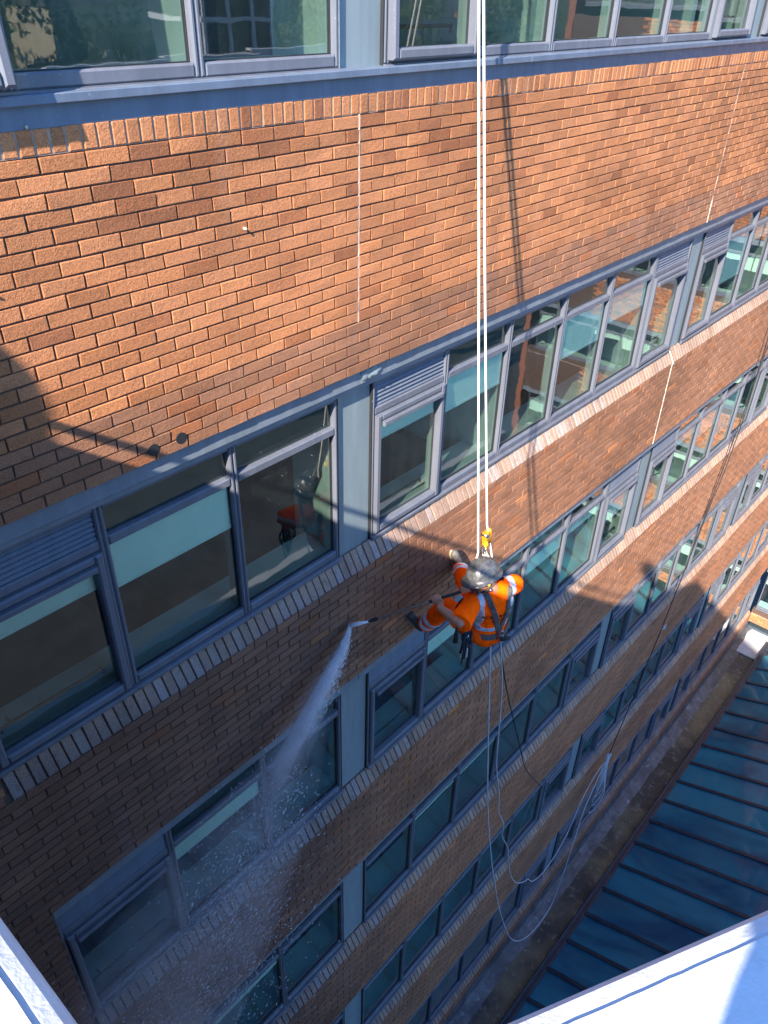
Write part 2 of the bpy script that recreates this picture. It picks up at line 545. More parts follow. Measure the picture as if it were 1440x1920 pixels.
def rough_brick(mb, w, hh, col, rnd, m=None):
    k = len(mb.v)
    mb.cham(-w, w, -hh, hh, 0, .02, rnd.uniform(.0012, .0030), col)
    for i in range(k, k + 12):
        x, y, z = mb.v[i]
        q = 1.0 if i < k + 8 else 0.0
        v = Vector((x + rnd.gauss(0, .0014) * q, y + (rnd.gauss(0, .0010) if i < k + 4 else 0), z + rnd.gauss(0, .0012) * q))
        mb.v[i] = tuple(m @ v) if m is not None else tuple(v)
BR = []      # (spandrel index, x0, x1, z0, z1, class)
def course_bricks(si, x0, x1, z0, z1, row, clsf, joints=(), half=None):
    off = (0.5 if row % 2 else 0.0) if half is None else half
    cuts = set()
    k = math.floor(x0 / BW) - 1
    while k * BW + off * BW < x1 + BW:
        u = k * BW + off * BW
        if x0 < u < x1:
            cuts.add(round(u, 4))
        k += 1
    for j in joints:
        if x0 < j < x1:
            cuts = {c for c in cuts if abs(c - j) > .02} | {round(j, 4)}
    cs = [x0] + sorted(cuts) + [x1]
    for a, b in zip(cs, cs[1:]):
        if b - a < .03:
            continue
        BR.append((si, a + .005, b - .005, z0 + .005, z1 - .005, clsf(row, a)))

JO = [0.0, 6.075, 12.15]
def cls_a(row, x):
    if row >= 17:
        return 'brown' if R_.random() < .9 else 'dark'
    p = .24 if (row in (0, 1, 2, 3, 4) and -1.9 < x < 1.6) else .03
    if row > 4 and x > -2.0:
        p = .06
    return 'dark' if R_.random() < p else 'red'
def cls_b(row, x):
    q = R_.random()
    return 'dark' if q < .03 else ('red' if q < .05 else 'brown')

# wall bands: (name index, x0, x1, ztop, zbottom, courses, class function)
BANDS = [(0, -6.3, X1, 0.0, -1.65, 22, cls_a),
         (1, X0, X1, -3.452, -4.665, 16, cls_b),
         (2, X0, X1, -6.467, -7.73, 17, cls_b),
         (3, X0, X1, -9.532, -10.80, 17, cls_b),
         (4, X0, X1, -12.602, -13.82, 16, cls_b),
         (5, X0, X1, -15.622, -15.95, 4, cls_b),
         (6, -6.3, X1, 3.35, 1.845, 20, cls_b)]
spandrels = []
for si, x0, x1, zt, zb, nc, cf in BANDS:
    mb = MB()
    mb.box(x0, x1, .0105, .22, zb, zt)
    if si in (1, 2, 3, 4, 5):           # mortar bed under the sloping cill bricks
        zc = zt + .01
        mb.add([(x0, .0105, zt), (x1, .0105, zt), (x1, .22, zt), (x0, .22, zt), (x0, .098, zc + .145), (x1, .098, zc + .145), (x1, .22, zc + .145), (x0, .22, zc + .145)],
               [(0, 1, 5, 4), (4, 5, 6, 7), (0, 4, 7, 3), (1, 2, 6, 5)])
    sp = mb.build('spandrel_wall', M['mortar'], office)
    spandrels.append(sp)
    ch = (zt - zb) / nc
    for r in range(nc):
        js = JO if (si == 0 and r < 17) else ([6.075, 12.15] if si in (1, 2, 3, 4) else ())
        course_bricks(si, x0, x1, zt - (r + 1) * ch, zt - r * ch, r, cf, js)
# brick pier left of the windows, storey by storey
for r in range(1, 6):
    si = r
    zt = H[r]; zb = BANDS[r][3]
    mb = MB(); mb.box(X0, -3.025, .0105, .22, zb, zt)
    pr = mb.build('wall_pier', M['mortar'], office)
    n = 24
    ch = (zt - zb) / n
    for k in range(n):
        course_bricks(si, X0, -3.022, zb + (n - 1 - k) * ch, zb + (n - k) * ch, k, cls_b)

# the bricks: those that show largest are objects, the rest is one mesh per band
scored = []
for i, (si, a, b, z0, z1, c) in enumerate(BR):
    q = px_size([(a, 0, z0), (b, 0, z0), (a, 0, z1), (b, 0, z1)])
    s = 0
    if q and q[1] > 6 and q[0] < 1434 and q[3] > 6 and q[2] < 1914 and abs((b - a) - .215) < .004 and si in (0, 1):
        s = (q[1] - q[0]) * (q[3] - q[2])
    scored.append((s, i))
scored.sort(reverse=True)
single = {i for s, i in scored[:300] if s > 0}
variants = {}
for c in ('red', 'dark', 'brown'):
    variants[c] = []
    for k in range(14):
        mb = MB()
        rr = random.Random(hash(c) % 97 + k * 13 if False else {'red': 1, 'dark': 2, 'brown': 3}[c] * 100 + k)
        rough_brick(mb, .1075, .0325, bcol(c, rr), rr)
        variants[c].append(mb.mesh('brick', M['brick']))
rest = {}
for i, (si, a, b, z0, z1, c) in enumerate(BR):
    yj = R_.uniform(-.0018, .0018)
    tilt = R_.uniform(-.006, .006)
    if i in single:
        o = link('brick', R_.choice(variants[c]), spandrels[si])
        o.location = ((a + b) / 2, yj, (z0 + z1) / 2)
        o.rotation_euler = (R_.uniform(-.012, .012), tilt * .6, R_.uniform(-.006, .006))
        o.scale = ((b - a) / .215, 1, (z1 - z0) / .065)
    else:
        mb = rest.setdefault(si, MB())
        m = Matrix.Translation(((a + b) / 2, yj, (z0 + z1) / 2)) @ Matrix.Rotation(tilt * .6, 4, 'Y')
        w, h = (b - a) / 2, (z1 - z0) / 2
        rough_brick(mb, w, h, bcol(c, R_), R_, m)
for si, mb in rest.items():
    o = mb.build('brickwork', M['brick'], spandrels[si]); o['kind'] = 'stuff'

# sloping cill bricks under each window row
CB = []
for r in range(1, 6):
    z0 = H[r] - 1.795
    k = 0
    x = -3.0 if r else X0
    while x < X1 - .06:
        CB.append((r, x + .0375, z0)); x += .075
sc2 = []
for i, (r, x, z) in enumerate(CB):
    q = px_size([(x - .03, 0, z), (x + .03, 0, z), (x - .03, .085, z + .16), (x + .03, .085, z + .16)])
    s = 0
    if q and q[1] > 6 and q[0] < 1434 and q[3] > 6 and q[2] < 1914:
        s = (q[1] - q[0]) * (q[3] - q[2])
    sc2.append((s, i))
sc2.sort(reverse=True)
csingle = {i for s, i in sc2[:230] if s > 0}
ang = math.atan2(.093, .160)
def cill_geo(mb, col, mat=None):
    # local: slope runs up +z, face towards -y
    mb.cham(-.0325, .0325, 0, .190, 0, .05, .004, col, mat)
cvar = []
for k in range(8):
    mb = MB(); cill_geo(mb, bcol('cillw' if k in (2, 5) else 'cill', random.Random(500 + k)))
    cvar.append(mb.mesh('cill_brick', M['brick_cill']))
crest = {}
for i, (r, x, z) in enumerate(CB):
    rot = Matrix.Rotation(-ang + R_.uniform(-.02, .02), 4, 'X') @ Matrix.Rotation(R_.uniform(-.015, .015), 4, 'Y')
    tr = Matrix.Translation((x, -.004 + R_.uniform(-.003, .003), z + R_.uniform(-.003, .003)))
    if i in csingle:
        o = link('cill_brick', R_.choice(cvar), spandrels[r])
        o.matrix_basis = tr @ rot
    else:
        cill_geo(crest.setdefault(r, MB()), bcol('cill', R_), tr @ rot)
for r, mb in crest.items():
    o = mb.build('cill_brickwork', M['brick_cill'], spandrels[r]); o['kind'] = 'stuff'
# upright header course at the top of the first band
x = -3.0 - 40 * .075
svar = []
for k in range(8):
    mb = MB(); mb.cham(-.0325, .0325, 0, .102, 0, .02, .0042, bcol('red' if k else 'dark', random.Random(700 + k)))
    svar.append(mb.mesh('header_brick', M['brick']))
hrest = MB()
while x < X1:
    q = px_size([(x, 0, 0), (x + .065, 0, 0), (x, 0, .1), (x + .065, 0, .1)])
    big = q and q[1] > 4 and q[0] < 1436 and (q[1] - q[0]) > 8.2
    m = Matrix.Translation((x + .0375, R_.uniform(-.003, .003), .004)) @ Matrix.Rotation(R_.uniform(-.02, .02), 4, 'Y')
    if big:
        o = link('header_brick', R_.choice(svar), spandrels[0]); o.matrix_basis = m
    else:
        hrest.cham(-.0325, .0325, 0, .102, 0, .02, .0042, bcol('red', R_), m)
    x += .075
o = hrest.build('header_brickwork', M['brick'], spandrels[0]); o['kind'] = 'stuff'
mb = MB(); mb.box(-6.3, X1, .0045, .22, .0, .13); mb.build('header_bed', M['header_mortar'], spandrels[0])
# movement joints
mb = MB(); mb.box(-.0045, .0045, -.0005, .02, -1.275, .0); mb.build('movement_joint', M['joint'], spandrels[0])
mb = MB(); mb.box(6.071, 6.080, .0, .02, -1.40, .0); mb.build('movement_joint', M['joint'], spandrels[0])
mb = MB(); mb.box(6.066, 6.085, -.003, .02, -1.65, -1.40); mb.build('movement_joint', M['cream'], spandrels[0])
mb = MB(); mb.box(6.065, 6.086, -.004, .02, -4.665, -3.46); mb.build('movement_joint', M['cream'], spandrels[1])
mb = MB(); mb.tube([(6.075, -.012, -3.455), (6.075, .03, -3.38), (6.075, .078, -3.30)], .011, 6); mb.build('movement_joint', M['cream'], spandrels[1])
# black discs for the shade inside two drain holes, bottom course of the first band
for hx in (-1.70, -1.51):
    mb = MB()
    mb.tube([(hx, -.004, -1.575), (hx, .03, -1.575)], .036, 16)
    mb.build('hole_shade_disc', M['gasket'], spandrels[0])
# small fixings left in the wall
mb = MB()
for u, v in ((-.93, -.49), (-2.38, -.51)):
    mb.tube([(u, -.02, v), (u, .01, v)], .007, 6)
mb.build('wall_plug', M['cream'], spandrels[0])

# grey trim under each wall band
for r in range(1, 6):
    mb = MB()
    xs = [-3.02, .06, 6.2, 12.2, X1]
    for a, b in zip(xs, xs[1:]):
        mb.cham(a + .002, b - .002, H[r] - .118, H[r] - .002, .034, .20, .004)
        mb.box(a, b, .06, .20, H[r] - .165, H[r] - .12)
    mb.build('head_trim', M['head'], office)
# torn mastic patch where the trims meet above the pilaster
mb = MB()
mb.ball((.165, .034, -1.708), (.125, .014, .040), Matrix.Rotation(.0, 3, 'Y'), 28, 18)
o = mb.build('mastic_patch', M['pil'], office, True)
for v in o.data.vertices:
    k = noise.noise(v.co * 28) * .016 + noise.noise(v.co * 70) * .008
    v.co += Vector((v.normal.x * k, v.normal.y * k * .8, v.normal.z * k))

# blue-grey sill apron under the top window row
mb = MB()
xs = [-6.3, -3.0, 1.75, 6.2, 12.2, X1]
for a, b in zip(xs, xs[1:]):
    mb.cham(a + .0015, b - .0015, .105, .205, .001, .10, .0025)
    mb.cham(a + .0015, b - .0015, .198, .238, -.038, .10, .004)
mb.build('sill_apron', M['flash'], office)
mb = MB()
mb.tube([(-2.05, -.012, .118), (-2.05, .003, .118)], .008, 8)
mb.build('bolt', M['chrome'], office)

# pilaster panels
PIL = [(-.125, .25), (6.02, 6.39), (12.06, 12.43)]
for r in range(6):
    zt, zb = H[r] - .12, H[r] - 1.64
    for a, b in PIL:
        mb = MB()
        y0 = .07 if r == 0 else .112
        mb.box(a + .004, b - .004, y0, .2, zb, zt)
        mb.build('pilaster_panel', M['pil'], office)
    for a, b in PIL:
        for q in (a, b):
            mb = MB()
            mb.box(q - .005, q + .005, (.045 if r == 0 else .088), .2, zb, zt)
            mb.build('panel_edge_seal', M['cream'] if (r == 0 and q < 0) else M['gasket'], office)

# ------------------------------------------------------------------ windows
W0 = .965
def frame_mesh(opener):
    mb = MB()
    c = .010
    for x0, x1 in ((0.001, .031), (W0 - .031, W0 - .001)):
        mb.cham(x0, x1, -1.60, -.166, .085, .150, c)
    mb.cham(.031, W0 - .031, -1.60, -1.535, .085, .150, c)
    mb.cham(.031, W0 - .031, -.470, -.405, .087, .150, c)
    mb.cham(.031, W0 - .031, -.205, -.166, .088, .150, .004)
    mb.cham(.0, W0, -1.640, -1.604, .058, .150, .005)
    mb.box(.0, W0, .075, .15, -1.604, -1.600)
    return mb.mesh('window', M['frame'])
def sash_mesh():
    mb = MB()
    c = .012
    a, b, zt, zb = .034, W0 - .034, 0.0, -1.108
    for x0, x1 in ((a, a + .055), (b - .055, b)):
        mb.cham(x0, x1, zb, zt, -.030, .05, c)
    mb.cham(a + .055, b - .055, zb, zb + .062, -.028, .05, c)
    mb.cham(a + .055, b - .055, zt - .055, zt, -.028, .05, c)
    return mb.mesh('sash', M['frame'])
FR = frame_mesh(False)
SA = sash_mesh()
mb = MB(); mb.add([(.031, .128, -1.535), (W0 - .031, .128, -1.535), (W0 - .031, .128, -.47), (.031, .128, -.47)], [(0, 1, 2, 3)]); PANE = mb.mesh('pane', M['glass'])
mb = MB()
for x0, x1, z0, z1 in ((.031, .037, -1.535, -.47), (W0 - .037, W0 - .031, -1.535, -.47), (.037, W0 - .037, -1.535, -1.529), (.037, W0 - .037, -.476, -.47)):
    mb.box(x0, x1, .1205, .1275, z0, z1)
GASK = mb.mesh('gasket', M['gasket'])
mb = MB(); mb.add([(.031, .130, -.405), (W0 - .031, .130, -.405), (W0 - .031, .130, -.205), (.031, .130, -.205)], [(0, 1, 2, 3)]); TOP = mb.mesh('top_light', M['glass'])
mb = MB(); mb.add([(.089, .03, -1.046), (W0 - .089, .03, -1.046), (W0 - .089, .03, -.055), (.089, .03, -.055)], [(0, 1, 2, 3)]); SPANE = mb.mesh('pane', M['glass'])
mb = MB(); mb.cham(.095, W0 - .095, -.098, -.058, -.055, -.012, .006); mb.box(.105, W0 - .105, -.012, .03, -.09, -.066); BAR = mb.mesh('trickle_vent', M['frame'])
mb = MB(); mb.cham(.033, W0 - .033, -.0135, .0135, -.010, .010, .003, None, Matrix.Rotation(math.radians(-42), 4, 'X')); SLAT = mb.mesh('louvre_slat', M['louvre'])
mb = MB(); mb.box(.031, W0 - .031, .165, .185, -.430, -.10); VOID_SHADE = mb.mesh('void_shade_sheet', M['void_dark'])  # dark sheet added in place of the unlit ceiling void
mb = MB(); mb.box(.031, W0 - .031, .15, .16, -.405, -.205); LBACK = mb.mesh('louvre_backing', M['gasket'])
mb = MB()
mb.tube([(.20, .20, -1.40), (.20, .24, -1.40), (.20, .24, -1.42)], .010, 6)
mb.tube([(.14, .20, -1.46), (.14, .20, -1.42), (W0 - .14, .20, -1.42), (W0 - .14, .20, -1.46)], .011, 8)
HAND = mb.mesh('push_bar', M['darkplastic'])
mb = MB(); mb.box(.0, W0, .152, .50, -1.60, -1.560); BOARD = mb.mesh('window_board', M['board'])
mb = MB()
mb.box(0, .030, .151, .23, -1.559, -.10); mb.box(W0 - .030, W0, .151, .23, -1.559, -.10)
LINING = mb.mesh('reveal_lining', M['board'])
BLM = {}
def blind_mesh(d):
    d = round(d, 2)
    if d not in BLM:
        mb = MB()
        mb.box(.033, W0 - .033, .138, .142, -.46 - d, -.435)
        mb.box(.033, W0 - .033, .134, .146, -.485 - d, -.46 - d)
        BLM[d] = mb.mesh('roller_blind', M['blind'])
    return BLM[d]

def window(r, x0, x1, opener, blind, tilt=0.0, slats=True):
    o = link('window', FR, office)
    o.location = (x0, -.045 if r == 0 else 0, H[r])
    o.scale = ((x1 - x0) / W0, 1, 1)
    link('reveal_lining', LINING, o)
    link('window_board', BOARD, o)
    if r:
        link('void_shade_sheet', VOID_SHADE, o)
    if opener:
        if r <= 2 and slats:
            link('louvre_backing', LBACK, o)
            for k in range(6):
                s = link('louvre_slat', SLAT, o)
                s.location = (0, .112, -.222 - .034 * k)
        else:
            link('louvre_backing', LBACK, o)
        for nm, d in (('sash', SA), ('pane', SPANE), ('trickle_vent', BAR)):
            s = link(nm, d, o)
            s.location = (0, .085, -.472)
            s.rotation_euler = (-tilt, 0, 0)
        link('push_bar', HAND, o)
    else:
        link('pane', PANE, o)
        link('gasket', GASK, o)
        link('top_light', TOP, o)
    if blind > 0:
        link('roller_blind', blind_mesh(blind), o)
    return o
G0 = [-3.02, -2.06, -1.092, -.128]
G1 = [.252, 1.172, 2.122, 3.09, 4.045, 5.06, 6.018]
G2 = [6.392, 7.285, 8.235, 9.165, 10.12, 11.09, 12.058]
G3 = [12.432] + [12.432 + .958 * k for k in range(1, 7)]
BLIND = {0: [0, 0, 0, 0, 0, 0, 0, 0, 0, 0, 0, 0, 0, 0, 0],
         1: [.27, .34, 0, .26, .33, 0, .44, .30, .0, .1, .62, .2, 0, .36, .52],
         2: [.06, .22, 0, .06, .25, 0, .28, .17, .55, .06, .2, .4, .75, 0, .2],
         3: [.16, .16, 0, 0, .14, .14, .1, 0, 0, .3, 0, .2, .2, 0, .1],
         4: [.1, .1, 0, 0, .1, .1, .05, 0, .1, 0, .1, 0, 0, .1, 0]}
for r in range(6):
    bl = BLIND.get(r, [0, .1, 0, 0, .1])
    n = 0
    for gi, G in enumerate((G0, G1, G2, G3)):
        for k in range(len(G) - 1):
            op = (k == 0) or (gi > 0 and k == len(G) - 2)
            if r >= 3 and gi == 1 and k == 0:
                op = False
            t = 0.0
            if r == 0 and op:
                t = math.radians(6.2 if gi == 0 else 1.2)
            window(r, G[k], G[k + 1], op, bl[n % len(bl)], t)
            n += 1
# left jamb cover of the window strip (rows below the roof)
for r in range(1, 6):
    mb = MB(); mb.cham(-3.062, -3.022, H[r] - 1.64, H[r] - .16, .075, .2, .006); mb.build('jamb_cover', M['frame'], office)
# extra brick beyond the first window of the top row
mb = MB(); mb.box(-6.3, -3.025, .02, .22, .24, 1.845); mb.build('wall_pier', M['mortar'], office)

# ------------------------------------------------------------------ rooms behind the glass
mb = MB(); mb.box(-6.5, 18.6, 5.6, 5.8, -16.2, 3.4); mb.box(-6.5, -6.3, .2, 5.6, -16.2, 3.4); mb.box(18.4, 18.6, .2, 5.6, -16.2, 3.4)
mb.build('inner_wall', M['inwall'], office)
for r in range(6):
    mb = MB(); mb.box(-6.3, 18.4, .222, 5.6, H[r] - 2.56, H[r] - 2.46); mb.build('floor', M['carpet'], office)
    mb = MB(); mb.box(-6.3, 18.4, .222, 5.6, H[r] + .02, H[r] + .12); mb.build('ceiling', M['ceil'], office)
for r in range(6):
    for u in (.06, 6.2, 12.25):
        mb = MB(); mb.box(u - .17, u + .17, .225, .62, H[r] - 2.455, H[r] + .015); mb.build('column', M['board'], office)
for r, u, y1 in ((0, -1.02, 3.2), (0, 2.16, 3.0), (0, 5.0, 3.0), (0, 6.9, 3), (1, 2.13, 2.6), (1, 5.08, 2.0), (1, 9.2, 2.4), (2, 2.13, 1.4), (2, 5.0, 2.2), (2, 8.3, 2.4), (3, 5.1, 2.4), (3, 9.2, 2.4)):
    mb = MB(); mb.box(u - .05, u + .05, .235, y1, H[r] - 2.455, H[r] + .015); mb.build('partition', M['board'], office)
# a few desks that show through the glass
for r, u, lb in ((1, -2.4, 'dark desk inside the leftmost window of the second window row'), (1, -.75, 'dark desk inside the window left of the worker level pilaster'),
                 (1, 1.75, 'desk inside the second window right of the tall pilaster'), (1, 3.7, 'desk inside the fourth window right of the tall pilaster'),
                 (2, 1.75, 'desk inside the window just below the hanging worker')):
    z = H[r]
    t = thing('desk', lb, 'desk', (u, 1.0, z - 2.455))
    d = MB(); d.box(-.6, .6, -.35, .35, .70, .73); d.build('desk_top', M['desk'], t)
    for dx in (-.58, .54):
        d = MB(); d.box(dx, dx + .04, -.3, .3, 0, .699); d.build('leg', M['desk'], t)
# roof edge of the block with the rope anchor parapet
mb = MB(); mb.cham(-6.4, 18.3, 3.352, 3.47, -.06, .6, .02); mb.build('parapet_coping', M['flash'], office)
# ------------------------------------------------------------------ the wing at the far end, facing the sun
wing = thing('brick_wing', 'sunlit brick wing standing at right angles at the far end of the wall', 'building', (X1, 0, 0))
def wl(y, d, z):           # wing local: y along the wing (towards -y), d proud of its face (towards -x)
    return (-d, y, z)
BRW = MB(); BRC = MB()
Y0, Y1 = -9.0, 0.0
for r in range(0, 6):
    zt = 0.0 if r == 0 else H[r] - 1.80
    zb = (H[r + 1] if r < 5 else -15.95)
    mb = MB(); mb.box(.011, .25, Y0, -.002, zb, zt + (.16 if r else 0))
    mb.build('spandrel_wall', M['mortar'], wing)
    n = max(1, round((zt - zb) / .075))
    ch = (zt - zb) / n
    for k in range(n):
        y = Y0 + (BW / 2 if k % 2 else 0)
        while y < -.03:
            y2 = min(y + BW, -.003)
            m = Matrix.Translation((R_.uniform(-.002, .002), (y + y2) / 2, zt - (k + .5) * ch)) @ Matrix.Rotation(math.radians(-90), 4, 'Z')
            if r == 5 or y > -7:
                BRW.cham(-(y2 - y) / 2 + .005, (y2 - y) / 2 - .005, -ch / 2 + .005, ch / 2 - .005, 0, .02, .004, bcol('red' if R_.random() < .6 else 'brown', R_), m)
            y = y2
    if r:
        y = Y0
        while y < -.07:
            m = Matrix.Translation((.0, y + .0375, zt)) @ Matrix.Rotation(math.radians(-90), 4, 'Z') @ Matrix.Rotation(-ang, 4, 'X')
            cill_geo(BRC, bcol('cill', R_), m)
            y += .075
o = BRW.build('brickwork', M['brick'], wing); o['kind'] = 'stuff'
o = BRC.build('cill_brickwork', M['brick_cill'], wing); o['kind'] = 'stuff'
for r in range(6):
    y = -.06
    k = 0
    while y - W0 > Y0:
        op = k % 4 == 0
        w = link('window', FR, wing)
        w.rotation_euler = (0, 0, math.radians(-90))
        w.location = (0, y, H[r])
        link('window_board', BOARD, w)
        link('pane', PANE, w); link('top_light', TOP, w)
        if k % 3 != 1:
            link('roller_blind', blind_mesh(.16 + .1 * (k % 3)), w)
        y -= W0
        k += 1
    mb = MB(); mb.box(.3, 4.5, Y0, -.01, H[r] - 2.56, H[r] - 2.46); mb.build('floor', M['carpet'], wing)
    mb = MB(); mb.box(.034, .2, Y0, -.01, H[r] - .165, H[r] - .002); mb.build('head_trim', M['head'], wing)
mb = MB(); mb.box(4.5, 4.7, Y0, -.01, -16, 3.4); mb.build('inner_wall', M['inwall'], wing)
mb = MB(); mb.box(.0, 4.7, Y0 - .2, Y0 - .01, -23, 3.4); mb.build('end_wall', M['hred'], wing)
mb = MB(); mb.box(.011, .25, Y0, -.002, 1.845, 3.4); mb.build('parapet_wall', M['hred'], wing)
mb = MB(); mb.box(-.04, 4.7, Y0 - .2, 0, 3.4, 3.5); mb.build('parapet_coping', M['flash'], wing)
mb = MB(); mb.box(.02, .25, Y0, -.002, -23, -16.3); mb.build('base_wall', M['clad'], wing)

# ------------------------------------------------------------------ gutter strip and the glass roof below
mb = MB(); mb.box(-3.6, X1 - .03, -.79, .2, -16.55, -16.20)
o = mb.build('gutter_floor', M['gutter']); tag(o, 'dirty mossy gutter strip between the brick wall and the glass roof', 'gutter')
mb = MB()
n = 150
V3 = lambda x, y, z: Vector((x, y, z))
for i in range(n):
    a = X0 + .01 + (X1 - X0 - .05) * i / n; b = X0 + .01 + (X1 - X0 - .05) * (i + 1) / n
    wa, wb = .05 * noise.noise(V3(a * 2.1, 3, 0)), .05 * noise.noise(V3(b * 2.1, 3, 0))
    vs = []
    for x, w in ((a, wa), (b, wb)):
        vs += [(x, -.006, -15.90), (x, -.022, -15.90), (x, -.05, -16.10), (x, -.20 + w, -16.17), (x, -.31 + w, -16.193), (x, -.006, -16.193)]
    mb.add(vs, [(0, 1, 7, 6), (1, 2, 8, 7), (2, 3, 9, 8), (3, 4, 10, 9), (4, 5, 11, 10)])
o = mb.build('upstand_felt', M['lead']); tag(o, 'grey bitumen felt upstand dressed from the brick base into the gutter', 'flashing')
mb = MB(); mb.box(X1 - 1.35, X1 - .035, -.78, -.02, -16.196, -16.165)
o = mb.build('pale_roof_patch', M['pale_roof']); tag(o, 'pale sunlit roof patch in the corner at the far end of the gutter', 'roof')

SL = .385
def roof_z(y):
    return -16.10 + (-.80 - y) * SL
groof = thing('glass_roof', 'sloping dark glass roof with black rafters beside the gutter', 'glass roof', (0, 0, 0))
mb = MB()
mb.cham(2.0 - 5.6, X1 - .5, -16.32, -16.03, -.90, -.79, .01)
mb.box(-3.6, X1 - .5, -.96, -.90, -16.2, -16.0)
mb.tube([(-3.6, -.815, -16.02), (X1 - .5, -.815, -16.02)], .022, 8)
mb.build('eaves_beam', M['beam'], groof)
y0, y1 = -.92, -9.2
ra = MB()
nrm = Vector((0, SL, 1)).normalized()
def sl(x, y, h):
    return Vector((x, y, roof_z(y))) + nrm * h
def slab(mb, x0, x1, ya, yb, h0, h1):
    vs = [sl(x0, ya, h0), sl(x1, ya, h0), sl(x1, yb, h0), sl(x0, yb, h0), sl(x0, ya, h1), sl(x1, ya, h1), sl(x1, yb, h1), sl(x0, yb, h1)]
    mb.add([tuple(v) for v in vs], [(0, 1, 2, 3), (4, 7, 6, 5), (0, 4, 5, 1), (1, 5, 6, 2), (2, 6, 7, 3), (3, 7, 4, 0)])
slab(ra, -.030, .030, y0, y1, -.12, .035)
slab(ra, -.042, .042, y0, y1, .036, .052)
RAF = ra.mesh('rafter', M['beam'])
mb = MB(); slab(mb, .031, .745, y0 - .02, y1, .0, .012); GP = mb.mesh('roof_pane', M['roofglass'])
RX = [17.1 - .772 * k for k in range(-1, 27)]
for x in RX:
    if x > X1 - .4:
        continue
    o = link('rafter', RAF, groof); o.location = (x, 0, 0)
    o = link('roof_pane', GP, groof); o.location = (x - .772, 0, 0)
# the courtyard under the glass
mb = MB(); mb.box(-3.6, X1, -9.4, -.75, -21.0, -20.8); o = mb.build('atrium_floor', M['atrium']); o['kind'] = 'structure'
mb = MB(); mb.box(-3.6, X1, -.76, -.60, -21, -16.56); o = mb.build('atrium_wall', M['clad']); tag(o, 'grey wall under the eaves of the glass roof', 'wall')
mb = MB(); mb.box(-3.6, X1, -9.6, -9.4, -23, roof_z(-9.4)); o = mb.build('far_atrium_wall', M['hgrey']); tag(o, 'stone grey wall carrying the upper edge of the glass roof', 'wall')
# ------------------------------------------------------------------ the building the picture is taken from
ter = thing('roof_terrace', 'white membrane covered roof edge of the block the view looks down from', 'building', (0, 0, 0))
A = Vector((-3.69, -.004)); B = Vector((-3.69, -3.230)); e2 = Vector((.8885, -.4589)); Cc = B + e2 * 1.82; e3 = Vector((-.4589, -.8885)); Dd = Cc + e3 * 11
E_ = Vector((-14.0, Dd.y)); F_ = Vector((-14.0, -.004))
ZT = -.205
def off_poly(w):
    # the roof edge line shifted inwards by w
    b = Vector((B.x - w, B.y - w * (e2.y + 1) / -e2.x * 0 - w * math.tan(math.atan2(-e2.y, e2.x) * -1 / 2 + 0) * 0))
    n2 = Vector((e2.y, -e2.x))           # inward normal of the second edge
    n3 = Vector((e3.y, -e3.x))
    # corner of line 1 (x = B.x - w) and line 2
    p0 = B + n2 * w
    t = (B.x - w - p0.x) / e2.x
    b = p0 + e2 * t
    # corner of line 2 and line 3
    q0 = Cc + n3 * w
    den = e2.x * e3.y - e2.y * e3.x
    d = q0 - b
    s = (d.x * e3.y - d.y * e3.x) / den
    c = b + e2 * s
    return [Vector((A.x - w, A.y)), b, c, c + e3 * 10.5]
mb = MB()
prof = [(0, -.30), (0, -.035), (.004, -.018), (.012, -.006), (.026, 0.0), (.50, .010), (.52, 0.0), (.53, -.02), (.53, -.46)]
rows = []
for w, dz in prof:
    rows.append([(q.x, q.y, ZT + dz) for q in off_poly(w)])
vs = [v for r in rows for v in r]
fs = []
for i in range(len(prof) - 1):
    for j in range(3):
        fs.append((i * 4 + j, i * 4 + j + 1, (i + 1) * 4 + j + 1, (i + 1) * 4 + j))
mb.add(vs, fs)
cop = mb.build('coping_membrane', M['membrane'], ter)
# lapped, hot-air welded sheet set back from the edge
mb = MB()
n = 160
def seam_pts(w, amp):
    P = off_poly(w)
    out = []
    for a, b, m in ((P[0], P[1], 160), (P[1], P[2], 110)):
        for i in range(m):
            q = a.lerp(b, i / m)
            d = (b - a).normalized()
            nn = Vector((d.y, -d.x))
            jit = amp * noise.noise(Vector((q.x * 40, q.y * 40, w * 30)))
            out.append(q + nn * jit)
    return out
s0 = seam_pts(.034, .0012); s1 = seam_pts(.060, .0); s2 = seam_pts(.47, 0)
vs = []; fs = []
for a, b, c in zip(s0, s1, s2):
    vs += [(a.x, a.y, ZT + .0008), (a.x, a.y, ZT + .0052), (b.x, b.y, ZT + .0065), (c.x, c.y, ZT + .016)]
for i in range(len(s0) - 1):
    for k in range(3):
        fs.append((i * 4 + k, i * 4 + k + 1, (i + 1) * 4 + k + 1, (i + 1) * 4 + k))
mb.add(vs, fs)
mb.build('lapped_sheet', M['membrane'], ter)
mb = MB()
for seg in (s0[:160], s0[160:]):
    mb.tube([(q.x, q.y, ZT + .003) for q in seg], .0007, 5)
mb.build('weld_seam', M['weld'], ter)
